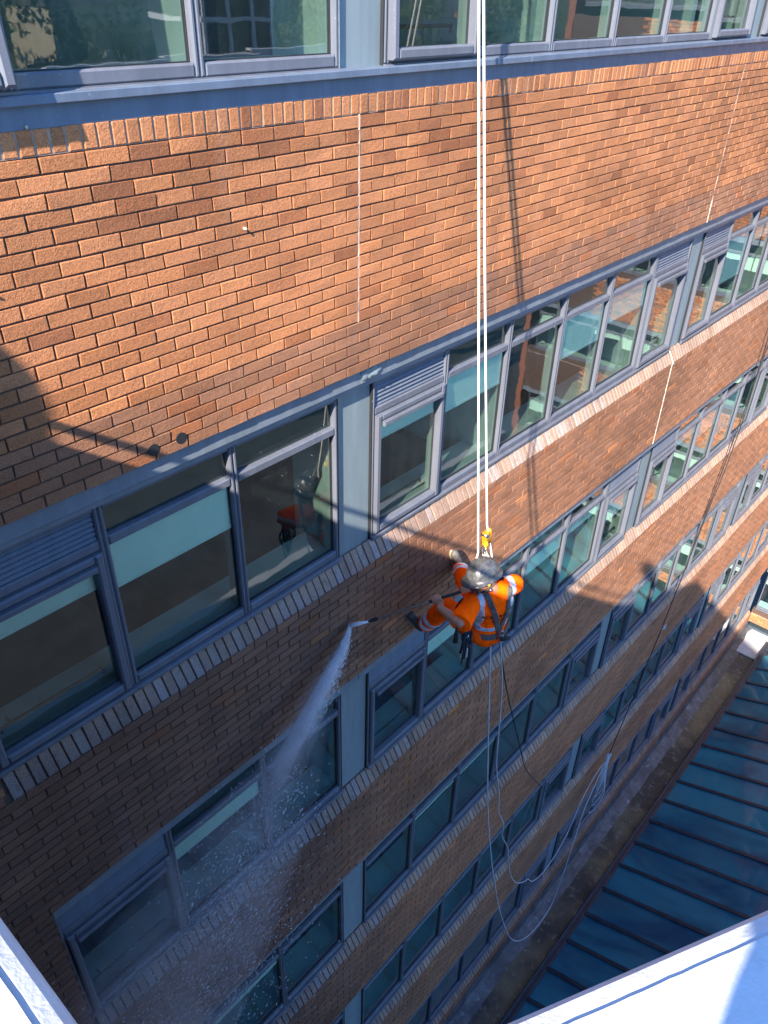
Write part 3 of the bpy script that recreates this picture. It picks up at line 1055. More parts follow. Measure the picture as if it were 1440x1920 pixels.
# deck, walls
P = off_poly(.53)
mb = MB()
poly = [(-13.9, -.004)] + [(q.x, q.y) for q in P] + [(-13.9, P[3].y)]
k = len(poly)
mb.add([(x, y, ZT - .46) for x, y in poly], [tuple(range(k))])
mb.build('roof_deck', M['deck'], ter)
P = off_poly(.012)
mb = MB()
for a, b in zip(P, P[1:]):
    mb.add([(a.x, a.y, ZT - .29), (b.x, b.y, ZT - .29), (b.x, b.y, -23), (a.x, a.y, -23)], [(0, 1, 2, 3)])
mb.add([(P[3].x, P[3].y, ZT - .1), (-14, P[3].y, ZT - .1), (-14, P[3].y, -23), (P[3].x, P[3].y, -23)], [(0, 1, 2, 3)])
mb.add([(-14, P[3].y, ZT - .1), (-14, 0, ZT - .1), (-14, 0, -23), (-14, P[3].y, -23)], [(0, 1, 2, 3)])
mb.build('cladding_wall', M['clad'], ter)
for r in range(5):
    z = -2.1 - 3.2 * r
    for a, b in zip(P, P[1:]):
        d = (b - a).normalized(); L = (b - a).length; nn = Vector((-d.y, d.x))
        m = max(1, int(L / 1.5))
        for i in range(m):
            q = a + d * (L * (i + .5) / m)
            wn_ = MB()
            c1 = q - d * .45 + nn * .01; c2 = q + d * .45 + nn * .01
            wn_.add([(c1.x, c1.y, z), (c2.x, c2.y, z), (c2.x, c2.y, z - 1.3), (c1.x, c1.y, z - 1.3)], [(0, 1, 2, 3)])
            wn_.build('window', M['farglass'], ter)

# unseen, invented bag shaped to cast the shadow on the left wall
caster = thing('shadow_caster', 'unseen rounded bag added on the roof edge to cast the wall shadow', 'caster', (-5.09, -.66, -.22))
mb = MB(); mb.ball((.13, 0, .42), (.52, .20, .52), None, 18, 12); mb.ball((.05, 0, .95), (.50, .18, .46), None, 18, 12); mb.ball((.56, 0, .08), (.60, .16, .20), None, 16, 10)
mb.build('caster_lumps', M['bluecloth'], caster, True)
mb = MB(); mb.tube([(-.30, -.19, .55), (-.2, -.25, .85), (0, -.25, .98), (.1, -.19, .8)], .015, 6); mb.build('strap', M['blackstrap'], caster, True)  # strap loop dressing the invented shape

# ------------------------------------------------------------------ people helpers
def remesh(mb, voxel, smooth=4, name='body'):
    me = bpy.data.meshes.new('tmp')
    me.from_pydata([tuple(v) for v in mb.v], [], mb.f)
    o = bpy.data.objects.new('tmp', me)
    COL.objects.link(o)
    m = o.modifiers.new('r', 'REMESH'); m.mode = 'VOXEL'; m.voxel_size = voxel; m.use_smooth_shade = True
    if smooth:
        s = o.modifiers.new('s', 'SMOOTH'); s.iterations = smooth; s.factor = .5
    dg = bpy.context.evaluated_depsgraph_get()
    out = bpy.data.meshes.new_from_object(o.evaluated_get(dg))
    bpy.data.objects.remove(o)
    out.name = name
    out.polygons.foreach_set('use_smooth', [True] * len(out.polygons))
    return out
def wrinkle(me, amp, fr, seed=0, stretch=(1, 1, 1)):
    for v in me.vertices:
        p = Vector((v.co.x * stretch[0], v.co.y * stretch[1], v.co.z * stretch[2])) * fr + Vector((seed, 0, 0))
        d = noise.noise(p) + .5 * noise.noise(p * 2.1) + .35 * (abs(noise.noise(p * 1.3 + Vector((5, 5, 5)))) - .3)
        v.co += v.normal * d * amp
    me.update()
def patch(me, cond, off, name, mat, parent, thick=.002):
    # a strip of cloth lying on the faces of me that satisfy cond
    idx = {}; vs = []; fs = []
    for p in me.polygons:
        if cond(p.center, p.normal):
            f = []
            for i in p.vertices:
                if i not in idx:
                    idx[i] = len(vs)
                    v = me.vertices[i]
                    vs.append(tuple(v.co + v.normal * off))
                f.append(idx[i])
            fs.append(tuple(f))
    if not fs:
        return None
    nm = bpy.data.meshes.new(name); nm.from_pydata(vs, [], fs)
    nm.polygons.foreach_set('use_smooth', [True] * len(fs))
    nm.materials.append(mat)
    o = link(name, nm, parent)
    s = o.modifiers.new('thickness', 'SOLIDIFY'); s.thickness = thick; s.offset = -1
    return o
def frame_of(up, fwd):
    z = Vector(up).normalized(); f = Vector(fwd); f = (f - z * f.dot(z)).normalized()
    x = f.cross(z).normalized()          # right hand side
    return Matrix((x, f, z)).transposed()   # columns: right, forward, up
def add_head(mb, hc, rot, ears=True):
    h = Vector(hc)
    def at(x, y, z):
        return h + rot @ Vector((x, y, z))
    mb.ball(h, (.076, .094, .112), rot, 20, 14)
    mb.ball(at(0, .028, -.052), (.058, .062, .062), rot, 16, 10)      # jaw
    mb.ball(at(0, .066, -.092), (.024, .022, .020), rot, 10, 8)       # chin
    mb.cone(at(0, .093, .012), at(0, .112, -.028), .010, .015)        # nose
    mb.ball(at(0, .088, -.062), (.026, .010, .008), rot, 10, 6)       # lips
    for s in (-1, 1):
        mb.ball(at(s * .033, .080, .012), (.014, .012, .011), rot, 8, 6)   # eyes
        mb.ball(at(s * .035, .083, .030), (.022, .010, .007), rot, 8, 6)   # brow
        mb.ball(at(s * .079, -.008, -.008), (.010, .020, .034), rot, 10, 8)  # ear
        mb.ball(at(s * .083, -.014, .010), (.008, .016, .018), rot, 8, 6)
def add_hand(mb, wrist, palm_c, axis, normal, curl, side, scale=1.0):
    # a closed hand round a bar: axis = bar direction, normal = from palm to bar
    a = Vector(axis).normalized(); n = Vector(normal); n = (n - a * n.dot(a)).normalized()
    l = n.cross(a) * side                      # finger direction
    c = Vector(palm_c)
    rot = Matrix((a, l, n)).transposed()
    mb.ball(c, (.042 * scale, .046 * scale, .017 * scale), rot, 14, 10)
    mb.cone(wrist, c - l * .03, .026 * scale, .028 * scale)
    for k, ln in enumerate((.92, 1.0, .95, .78)):
        b = c + a * (.033 - .022 * k) * scale + l * .040 * scale
        p1 = b + (l * .020 + n * .024) * ln * scale
        p2 = p1 + (n * .026 - l * .008) * ln * scale
        p3 = p2 + (-l * .022 + n * .002) * ln * scale
        mb.cone(b, p1, .0098 * scale, .0095 * scale, 8); mb.cone(p1, p2, .0095 * scale, .0088 * scale, 8); mb.cone(p2, p3, .0088 * scale, .0078 * scale, 8)
    b = c + a * .036 * scale - l * .020 * scale
    p1 = b + (a * .022 + n * .018) * scale
    p2 = p1 + (n * .022 + l * .016 - a * .004) * scale
    mb.cone(b, p1, .0125 * scale, .011 * scale, 8); mb.cone(p1, p2, .011 * scale, .009 * scale, 8)
def add_helmet(parent, hc, rot, mat, scale=1.0):
    h = Vector(hc)
    nu, nv = 36, 14
    vs = []; fs = []
    rings = []
    for i in range(nv + 1):
        th = (math.pi / 2 + .10) * i / nv
        ring = []
        for j in range(nu):
            ph = 2 * math.pi * j / nu
            x, y = math.cos(ph), math.sin(ph)
            r = Vector((.118 * math.sin(th) * x, (.142 if y > 0 else .146) * math.sin(th) * y, .122 * math.cos(th)))
            # vents ridge: two long ridges over the crown
            rd = math.exp(-((abs(r.x) - .045) / .014) ** 2) * max(0, math.cos(th)) * .008
            r += r.normalized() * rd
            ring.append(h + rot @ (r * scale + Vector((0, .004, .040))))
        rings.append(ring)
    # brim: a short lip, longer over the brow
    for (e, dz) in ((.014, -.010), (.020, -.016)):
        ring = []
        for j in range(nu):
            ph = 2 * math.pi * j / nu
            x, y = math.cos(ph), math.sin(ph)
            ex = e * (1 + (1.9 if y > .35 else .0) * max(0, y - .2))
            r = Vector(((.118 + ex) * x, (.144 + ex) * y, -.012 + dz))
            ring.append(h + rot @ (r * scale + Vector((0, .004, .040))))
        rings.append(ring)
    for rg in rings:
        vs += [tuple(v) for v in rg]
    for i in range(len(rings) - 1):
        for j in range(nu):
            j2 = (j + 1) % nu
            fs.append((i * nu + j, (i + 1) * nu + j, (i + 1) * nu + j2, i * nu + j2))
    me = bpy.data.meshes.new('helmet'); me.from_pydata(vs, [], fs)
    me.polygons.foreach_set('use_smooth', [True] * len(fs)); me.materials.append(mat)
    o = link('helmet', me, parent)
    sd = o.modifiers.new('shell', 'SOLIDIFY'); sd.thickness = .004; sd.offset = -1
    return o

# ------------------------------------------------------------------ the rope access worker
V = Vector
def spline(pts, m=8):
    P = [V(p) for p in pts]
    out = []
    for i in range(len(P) - 1):
        p0 = P[max(i - 1, 0)]; p1 = P[i]; p2 = P[i + 1]; p3 = P[min(i + 2, len(P) - 1)]
        for k in range(m):
            t = k / m
            out.append(.5 * ((2 * p1) + (p2 - p0) * t + (2 * p0 - 5 * p1 + 4 * p2 - p3) * t * t + (3 * p1 - p0 - 3 * p2 + p3) * t ** 3))
    out.append(P[-1])
    return out
man = thing('person', 'rope access worker in orange clothes and grey helmet hanging on ropes with a pressure lance', 'person', (.67, -.9, -3.95))
ML = V((.67, -.9, -3.95))
NK = V((.640, -.935, -3.455)); PV = V((.705, -.895, -3.995))
SHL = V((.465, -.862, -3.560)); SHR = V((.792, -1.035, -3.466))
HIPL = V((.600, -.865, -3.985)); HIPR = V((.805, -.880, -4.000))
KNL = V((.742, -.425, -4.040)); ANL = V((.800, -.150, -4.47)); TOL = V((.715, -.035, -4.375)); HEL = V((.84, -.06, -4.58))
KNR = V((.992, -.435, -3.918)); ANR = V((1.325, -.14, -4.105)); TOR = V((1.35, -.035, -3.985)); HER = V((1.45, -.05, -4.20))
ELL = V((.205, -.925, -3.572)); WRL = V((.215, -.715, -3.548)); HAL = V((.262, -.672, -3.530))
ELR = V((.86, -.80, -3.70)); WRR = V((.50, -.795, -3.475)); HAR = V((.425, -.825, -3.405))
GUN = V((.383, -.840, -3.391)); NOZ = V((-.067, -.20, -3.826))
LAX = (NOZ - GUN).normalized()
HC = V((.560, -.885, -3.335))
HF = V((-.93, .20, -.24)); HU = V((-.05, .26, .95))
HR = frame_of(HU, HF)
UP = (NK - PV).normalized()
SX = (SHR - SHL); SX = (SX - UP * SX.dot(UP)).normalized()
BK = SX.cross(UP).normalized()
if BK.y > 0:
    BK = -BK
TR = Matrix((SX, BK, UP)).transposed()
def T(s, b, u):                         # torso coordinates: right, back, up from the pelvis
    return PV + SX * s + BK * b + UP * u
def torso(mb, g=0.0):
    mb.ball(T(0, .005, .02), (.165 + g, .125 + g, .13 + g), TR, 18, 12)
    mb.ball(T(0, .0, .17), (.150 + g, .115 + g, .17 + g), TR, 18, 12)
    mb.ball(T(0, .018, .34), (.168 + g, .118 + g, .185 + g), TR, 18, 12)
    mb.ball(T(0, .030, .455), (.130 + g, .090 + g, .070 + g), TR, 16, 10)
    mb.cone(SHL, SHR, .066 + g, .066 + g)
    mb.cone(SHL, T(-.06, .03, .50), .062 + g, .06 + g); mb.cone(SHR, T(.06, .03, .50), .062 + g, .06 + g)
mb = MB()
torso(mb)
mb.cone(T(0, .03, .50), HC - HR @ V((0, .015, .05)), .062, .060)
add_head(mb, HC, HR)
for sh, el, wr in ((SHL, ELL, WRL), (SHR, ELR, WRR)):
    mb.cone(sh, el, .054, .044); mb.cone(el, el.lerp(wr, .35), .043, .045); mb.cone(el.lerp(wr, .35), wr, .045, .029)
for hp, kn, an in ((HIPL, KNL, ANL), (HIPR, KNR, ANR)):
    mb.cone(hp, kn, .082, .060); mb.cone(kn, kn.lerp(an, .35), .058, .060); mb.cone(kn.lerp(an, .35), an, .060, .040)
for an, to, he in ((ANL, TOL, HEL), (ANR, TOR, HER)):
    mb.cone(he, to, .036, .036); mb.cone(an, he.lerp(to, .35), .042, .042)
add_hand(mb, WRL, HAL, LAX, V((.25, .45, .55)), 1, 1, 1.02)
add_hand(mb, WRR, HAR + V((0, .0, -.012)), LAX, V((-.1, .35, .6)), 1, 1, 1.0)
me = remesh(mb, .0062, 2, 'body'); me.materials.append(M['skin'])
for v in me.vertices:
    v.co -= ML
link('body', me, man)
# t-shirt
mb = MB()
torso(mb, .016)
for sh, el, f in ((SHL, ELL, .97), (SHR, ELR, .62)):
    q = sh.lerp(el, f)
    mb.tube([sh.lerp(el, -.05), sh.lerp(el, f * .5) + V((0, 0, -.008)), q + V((0, 0, -.016))], .078, 18, r2=.098)
sm = remesh(mb, .0075, 2, 'shirt')
wrinkle(sm, .0085, 13, 3, (1, 1, .8))
for v in sm.vertices:
    v.co -= ML
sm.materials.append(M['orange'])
shirt = link('shirt', sm, man)
def tc(c):
    d = c + ML - PV
    return d.dot(SX), d.dot(BK), d.dot(UP)
LAS = [1]
def near_arm(c):
    # true on the sleeves
    w = c + ML
    for sh, el in ((SHL, ELL), (SHR, ELR)):
        d = (el - sh); t = (w - sh).dot(d) / d.length_squared
        if t > .36 and (w - (sh + d * t)).length < .12:
            return True
    return False
def brace(c, n):
    s, b, u = tc(c)
    return (not near_arm(c)) and .112 < abs(s + (.012 if s < 0 else -.004)) - .10 * max(0, .30 - u) * .3 < .158 and u > .155 and n.dot(BK) > -.75
def waist_tape(c, n):
    s, b, u = tc(c)
    return (not near_arm(c)) and .125 < u < .175
patch(sm, brace, .0035, 'reflective_brace', M['tape'], shirt)
patch(sm, waist_tape, .0035, 'reflective_band', M['tape'], shirt)
# trousers
mb = MB()
mb.ball(T(0, .005, .0), (.178, .138, .145), TR, 18, 12)
for hp, kn, an in ((HIPL, KNL, ANL), (HIPR, KNR, ANR)):
    mb.cone(hp, kn, .102, .086)
    mb.ball(kn, .086)
    mb.tube([kn, kn.lerp(an, .5), kn.lerp(an, 1.0)], .086, 18, r2=.080)
tm = remesh(mb, .0085, 3, 'trousers')
wrinkle(tm, .013, 11, 9)
for v in tm.vertices:
    v.co -= ML
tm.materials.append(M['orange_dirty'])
trous = link('trousers', tm, man)
for kn, an in ((KNL, ANL), (KNR, ANR)):
    for lo, hi in ((.60, .72), (.82, .92)):
        def legband(c, n):
            w = c + ML
            d = an - kn; t = (w - kn).dot(d) / d.length_squared
            return (w - (kn + d * t)).length < .15 and lo < t < hi
        patch(tm, legband, .004, 'reflective_band', M['tape'], trous)
# boots
for an, to, he, mt in ((ANL, TOL, HEL, M['boot']), (ANR, TOR, HER, M['bootR'])):
    mb = MB()
    k = V((0, -.012, 0))
    mb.cone(he + k, to + k, .043, .045); mb.cone(he.lerp(to, .55) + k, to + k + (to - he).normalized() * .02, .046, .043)
    mb.cone(an.lerp(he, .2), he.lerp(to, .25) + k, .056, .050); mb.tube([an + (an - he.lerp(to, .3)).normalized() * .06, an], .056, 14)
    bm_ = remesh(mb, .006, 2, 'boot')
    for v in bm_.vertices:
        v.co -= ML
        if v.co.y + ML.y > -.022:
            v.co.y = -.022 - ML.y
    bm_.materials.append(mt)
    bo = link('boot', bm_, man)
    mb = MB()
    d = (to - he).normalized(); sd = V((0, 1, 0)).cross(d).normalized()
    pr = []
    for i in range(20):
        a = 2 * math.pi * i / 20
        L = (to - he).length / 2 + .052
        cc = he.lerp(to, .5)
        wv = .046 * (1 + .12 * math.cos(a))
        pr.append((cc.x + d.x * L * math.cos(a) + sd.x * wv * math.sin(a), cc.z + d.z * L * math.cos(a) + sd.z * wv * math.sin(a)))
    vs = [(x - ML.x, -.002 - ML.y, z - ML.z) for x, z in pr] + [(x - ML.x, -.024 - ML.y, z - ML.z) for x, z in pr]
    mb.add(vs, [tuple(range(19, -1, -1)), tuple(range(20, 40))] + [(i, (i + 1) % 20, 20 + (i + 1) % 20, 20 + i) for i in range(20)])
    mb.build('sole', M['sole'], bo)
# helmet, clip and chin strap
hm = add_helmet(man, HC - ML, HR, M['helmet'], 1.04)
mb = MB()
for s in (-1, 1):
    q = HC - ML + HR @ V((s * .128, .055, .002))
    mb.tube([q - HR @ V((s * .004, 0, 0)), q + HR @ V((s * .006, 0, 0))], .011, 12)
mb.build('lamp_clip', M['yellow'], hm)
mb = MB()
for s in (-1, 1):
    mb.tube([HC - ML + HR @ V(q) for q in ((s * .108, .02, .0), (s * .088, .022, -.05), (s * .072, .035, -.085), (s * .03, .060, -.112), (0, .062, -.116))], .006, 6)
    mb.tube([HC - ML + HR @ V(q) for q in ((s * .104, -.06, .0), (s * .088, -.02, -.045), (s * .076, .02, -.075))], .006, 6)
mb.build('chin_strap', M['strap'], hm, True)
mb = MB(); q = HC - ML + HR @ V((-.082, .018, -.088)); mb.ball(q, (.012, .014, .014), HR, 10, 8); mb.build('strap_buckle', M['chrome'], hm, True)
# hair at the nape
mb = MB()
# harness
def seg(c, a, b, w):
    s, bb, u = tc(c)
    p = V((s, u)); a = V(a); b = V(b); d = b - a
    t = max(0, min(1, (p - a).dot(d) / d.length_squared))
    return (p - (a + d * t)).length < w
def back_straps(c, n):
    return n.dot(BK) > -.25 and not near_arm(c) and (seg(c, (-.10, .56), (.03, .10), .0225) or seg(c, (.10, .56), (.045, .10), .022))
def front_straps(c, n):
    return n.dot(BK) < .3 and not near_arm(c) and (seg(c, (-.09, .56), (-.07, .1), .024) or seg(c, (.09, .56), (.07, .1), .024))
def belt(c, n):
    s, b, u = tc(c)
    return not near_arm(c) and .035 < u + .05 * s < .085
har = patch(sm, back_straps, .010, 'harness', M['strap'], man, .004)
patch(sm, front_straps, .010, 'chest_strap', M['blackstrap'], har, .004)
patch(sm, belt, .012, 'waist_belt', M['strap'], har, .005)
def thigh(c, n):
    w = c + ML
    for hp, kn in ((HIPL, KNL), (HIPR, KNR)):
        d = kn - hp; t = (w - hp).dot(d) / d.length_squared
        if (w - (hp + d * t)).length < .16 and .22 < t < .34:
            return True
    return False
patch(tm, thigh, .010, 'leg_loop', M['strap'], har, .005)
mb = MB()
q = T(.045, .150, .09) - ML
ringp = [q + SX * .020 * math.cos(a * math.pi / 8) + UP * .032 * math.sin(a * math.pi / 8) for a in range(17)]
mb.tube(ringp, .004, 6)
q2 = q - UP * .06 + BK * .012
mb.tube([q2 + SX * .018 * math.cos(a * math.pi / 8) + UP * .045 * math.sin(a * math.pi / 8) for a in range(17)], .005, 6)
mb.build('back_ring', M['chrome'], har, True)
mb = MB(); mb.tube([T(.03, .155, .13) - ML, T(.005, .165, .06) - ML, T(.02, .165, .03) - ML], .007, 6); mb.build('red_cord', M['red'], har, True)
mb = MB(); mb.cone(T(.05, .15, .02) - ML, T(.13, .14, -.02) - ML, .026, .018); mb.build('back_pouch', M['blackstrap'], har, True)
# chest slings looping from the chest down to the left hip
CH = T(-.05, -.12, .42) - ML
for k, (dx, dz, r) in enumerate(((0, 0, .011), (-.02, .02, .008), (.015, -.03, .013))):
    mb = MB()
    mb.tube(spline([CH + V((.0 + dx, 0, dz)), CH + V((-.10 + dx, .03, -.03 + dz)), T(-.26 + dx, -.10, .26) - ML + V((0, 0, dz)), T(-.24 + dx, -.06, .14) - ML, T(-.17, .0, .07) - ML], 6), r, 8)
    mb.build('chest_sling', M['blackstrap'], har, True)
# printing on the back of the shirt
bvh = BVHTree.FromPolygons([v.co for v in sm.vertices], [tuple(p.vertices) for p in sm.polygons])
pm = MB()
for txt, size, u0 in (('ROPE ACCESS', .052, .318), ('SYSTEMS', .038, .272)):
    cu = bpy.data.curves.new('t', 'FONT'); cu.body = txt; cu.size = size; cu.align_x = 'CENTER'; cu.offset = .0012
    to_ = bpy.data.objects.new('t', cu); COL.objects.link(to_)
    dg = bpy.context.evaluated_depsgraph_get()
    tme = bpy.data.meshes.new_from_object(to_.evaluated_get(dg))
    bt = bmesh.new(); bt.from_mesh(tme)
    bmesh.ops.triangulate(bt, faces=bt.faces[:])
    bmesh.ops.subdivide_edges(bt, edges=[e for e in bt.edges if e.calc_length() > .012], cuts=1)
    vs = []
    for v in bt.verts:
        o3 = T(v.co.x * 1.0 + .012, .4, u0 + v.co.y) - ML
        hit = bvh.ray_cast(o3, -BK, 1.0)
        vs.append(tuple((hit[0] + BK * .006) if hit[0] is not None else o3))
    bt.verts.index_update()
    pm.add(vs, [tuple(v.index for v in f.verts) for f in bt.faces])
    bt.free(); bpy.data.objects.remove(to_)
pm.build('back_print', M['print'], shirt)

# ------------------------------------------------------------------ lance, rope gear and ropes
lance = thing('pressure_lance', 'long steel pressure washer lance with black grip held by the worker', 'lance', tuple(GUN))
def LP(t, off=V((0, 0, 0))):
    return LAX * t + off
mb = MB(); mb.tube([LP(-.10), LP(.33)], .0135, 10); mb.tube([LP(-.12), LP(-.04)], .02, 10); mb.build('grip', M['darkplastic'], lance)
mb = MB(); mb.tube([LP(.325), LP(.83)], .0058, 8); mb.build('barrel', M['chrome'], lance)
mb = MB(); mb.tube([LP(.81), LP(.875)], .017, 10); mb.tube([LP(.874), LP(.90)], .010, 10); mb.build('nozzle', M['darkplastic'], lance)
mb = MB(); mb.tube([LP(-.08), LP(-.10, V((.03, .01, -.10)))], .014, 8); mb.tube([LP(-.03), LP(-.05, V((.02, .01, -.07)))], .005, 6); mb.build('trigger', M['darkplastic'], lance)
mb = MB(); mb.ball(LP(-.03, V((0, -.012, .014))), .009); mb.build('coupling', M['chrome'], lance)

def rope(name, label, pts, r, mat, smooth=True, cat='rope', n=8, group=None):
    mb = MB(); mb.tube(spline(pts) if smooth else pts, r, n)
    o = mb.build(name, mat, None, True)
    return tag(o, label, cat, group)
rope('rope', 'left of the two white ropes running down to behind the helmet', [(.90, -.05, 3.5), (.858, -.16, .732), (.846, -.19, .573), (.678, -.48, -.935), (.58, -.79, -3.15), (.575, -.77, -3.30), (.60, -.78, -3.60), (.66, -.80, -3.85)], .0085, M['rope'], False)
rope('rope', 'right of the two white ropes, threaded through the yellow descender', [(.95, -.05, 3.5), (.907, -.16, .734), (.896, -.19, .573), (.749, -.48, -.95), (.713, -.76, -2.955), (.741, -.77, -3.07), (.775, -.78, -3.20), (.80, -.79, -3.31), (.74, -.80, -3.60)], .0085, M['rope'], False)
rope('rope', 'long white tail rope hanging straight below the worker into a low loop', [(.671, -.93, -3.92), (.674, -.95, -4.006), (.841, -.92, -4.886), (1.208, -.86, -6.744), (1.526, -.8, -7.945), (2.01, -.72, -9.543), (2.69, -.62, -11.526), (3.55, -.5, -13.65), (4.08, -.5, -14.54), (4.66, -.5, -15.0), (5.33, -.48, -15.08), (5.65, -.45, -14.58), (5.90, -.42, -13.61), (6.2, -.36, -12.86), (6.67, -.3, -12.5), (7.13, -.25, -12.27)], .0085, M['greyrope'])
rope('hose', 'thin pale hose hanging in wavy kinks beside the long tail rope', [(.80, -.93, -4.0), (.831, -.95, -4.113), (1.007, -.93, -4.722), (1.133, -.9, -5.207), (1.306, -.85, -6.124), (1.417, -.82, -6.61), (1.707, -.76, -7.435), (1.844, -.72, -7.931), (2.127, -.68, -8.552), (2.244, -.64, -8.996), (2.566, -.6, -9.681), (2.85, -.52, -10.43), (3.09, -.5, -11.14), (3.35, -.5, -11.66), (3.64, -.5, -12.0), (3.80, -.5, -12.11), (4.02, -.5, -12.45), (4.39, -.48, -12.75), (4.77, -.46, -12.85), (5.17, -.44, -12.78), (5.57, -.4, -12.6), (6.03, -.34, -12.25), (6.62, -.28, -12.15), (7.13, -.25, -12.27)], .0075, M['greyrope'], cat='hose')
rope('rope', 'thin black rope trailing from the worker down to the right', [(.80, -.92, -4.0), (.866, -.92, -4.156), (1.356, -.78, -5.163), (1.863, -.65, -6.15), (2.579, -.5, -7.559), (3.124, -.38, -8.61), (4.01, -.2, -9.94), (4.99, -.08, -11.38)], .0075, M['blackrope'])
rope('rope', 'long dark rope hanging down the wall at the right, ending in a white knot', [(9.85, -.06, 3.5), (9.75, -.18, -3.6), (9.70, -.18, -4.32), (9.13, -.2, -6.77), (8.31, -.22, -9.54), (7.17, -.25, -12.14)], .009, M['blackrope'])
rope('rope', 'second dark rope at the right, beside the longer one and ending above it', [(9.55, -.06, 3.5), (9.43, -.22, -4.22), (9.35, -.22, -6.15), (9.0, -.22, -7.24), (8.60, -.22, -8.7)], .008, M['blackrope'])
mb = MB()
mb.tube([(8.44, -.23, -9.62), (8.46, -.22, -9.54)], .022, 6); mb.tube([(8.28, -.24, -9.52), (8.58, -.21, -9.60)], .007, 6)
o = mb.build('rope_marker', M['greyrope'], None, True); tag(o, 'small pale knot part way down the dark rope at the right', 'knot')
tg = thing('rope_tangle', 'white rope coil hanging knotted at the end of the dark rope', 'rope', (7.15, -.25, -12.2))
mb = MB()
mb.tube([(.09 * math.cos(a * .5) , .02 * math.sin(a * .9), .07 * math.sin(a * .5)) for a in range(30)], .014, 6)
mb.build('knot', M['greyrope'], tg, True)
for k in range(5):
    mb = MB()
    w = .10 + .05 * k; L = .7 + .28 * k
    o0 = -.04 + .03 * k
    pts = [(o0, 0, -.03), (o0 - w, -.03 * (k % 3), -L * .5), (o0 - w * .7, .01 * k, -L * .93), (o0, .02, -L), (o0 + w * .6, -.01 * k, -L * .8), (o0 + w * .5, .03, -L * .35), (o0 + .03, 0, -.03)]
    mb.tube(spline(pts, 7), .0085, 6)
    mb.build('loop', M['greyrope'], tg, True)
# descender
dev = thing('descender', 'yellow rope descender clamped on the right white rope above the helmet', 'descender', (.712, -.77, -3.090))
mb = MB()
mb.cham(-.040, .012, -.045, .070, -.022, .022, .010)
mb.build('side_plate', M['amber'], dev)
mb = MB(); mb.ball((-.028, -.024, -.035), (.022, .012, .030), None, 12, 8); mb.build('lever', M['yellow'], dev, True)
mb = MB(); mb.tube([(.028, 0, .085), (.046, 0, .03), (.05, 0, -.06)], .016, 10); mb.build('rope_guard', M['amber'], dev, True)
mb = MB(); mb.tube([(-.025 + .018 * math.cos(a * math.pi / 8), -.01, -.085 + .05 * math.sin(a * math.pi / 8)) for a in range(17)], .006, 6); mb.tube([(-.03, -.028, .05), (-.03, .028, .05)], .014, 10); mb.build('karabiner', M['chrome'], dev, True)
sling = MB()
pp = spline([(.692, -.77, -3.185), (.712, -.775, -3.25), (.745, -.79, -3.32), (.745, -.80, -3.50)], 5)
for i, (a, b) in enumerate(zip(pp, pp[1:])):
    w = V((.021, -.010, .004))
    t_ = V((.003, .006, .002))
    sling.add([tuple(a - w), tuple(a + w), tuple(b + w), tuple(b - w), tuple(a - w + t_), tuple(a + w + t_), tuple(b + w + t_), tuple(b - w + t_)], [(0, 1, 2, 3), (7, 6, 5, 4), (1, 5, 6, 2), (0, 3, 7, 4)])
o = sling.build('sling', M['cream'], None); tag(o, 'flat cream webbing sling between the yellow descender and the harness', 'sling')
# gear on the belt
gear = thing('gear_loop', 'bundle of karabiners and blue slings hanging from the left of the belt', 'climbing gear', (.285, -.95, -3.70))
for k in range(3):
    mb = MB(); x = -.03 + .035 * k; z = -.04 - .05 * k
    mb.tube([(x + .022 * math.cos(a * math.pi / 8), -.012 * k + .01 * math.sin(a), z + .05 * math.sin(a * math.pi / 8)) for a in range(17)], .006, 6)
    mb.build('karabiner', M['chrome'] if k == 1 else M['darkplastic'], gear, True)
for k in range(5):
    mb = MB(); x = -.05 + .028 * k; L = .20 + .05 * (k * 7 % 4)
    mb.tube(spline([(x * .4, 0, .0), (x - .022, -.02, -L * .5), (x - .01, .0, -L), (x + .02, .01, -L * .9), (x + .03, .01, -L * .45), (x * .5, 0, -.01)], 6), .0075 if k % 2 else .011, 6)
    mb.build('sling', M['blackstrap'] if k % 2 else M['bluecloth'], gear, True)
mb = MB(); mb.tube([(.01, .0, -.12), (.02, .0, -.30)], .020, 10); mb.build('clear_tube', M['greyrope'], gear, True)
mb = MB(); mb.tube([(-.05, -.06, -.28), (-.055, -.06, -.20), (-.05, -.06, -.02)], .020, 8, r2=.008)
st = thing('hanging_strap', 'black tapered strap end hanging below the left forearm', 'strap', (.215, -.90, -3.60))
mb = MB(); mb.tube([(0, 0, 0), (-.004, 0, -.10), (-.006, 0, -.20)], .009, 8, r2=.021); mb.build('strap', M['blackstrap'], st, True)
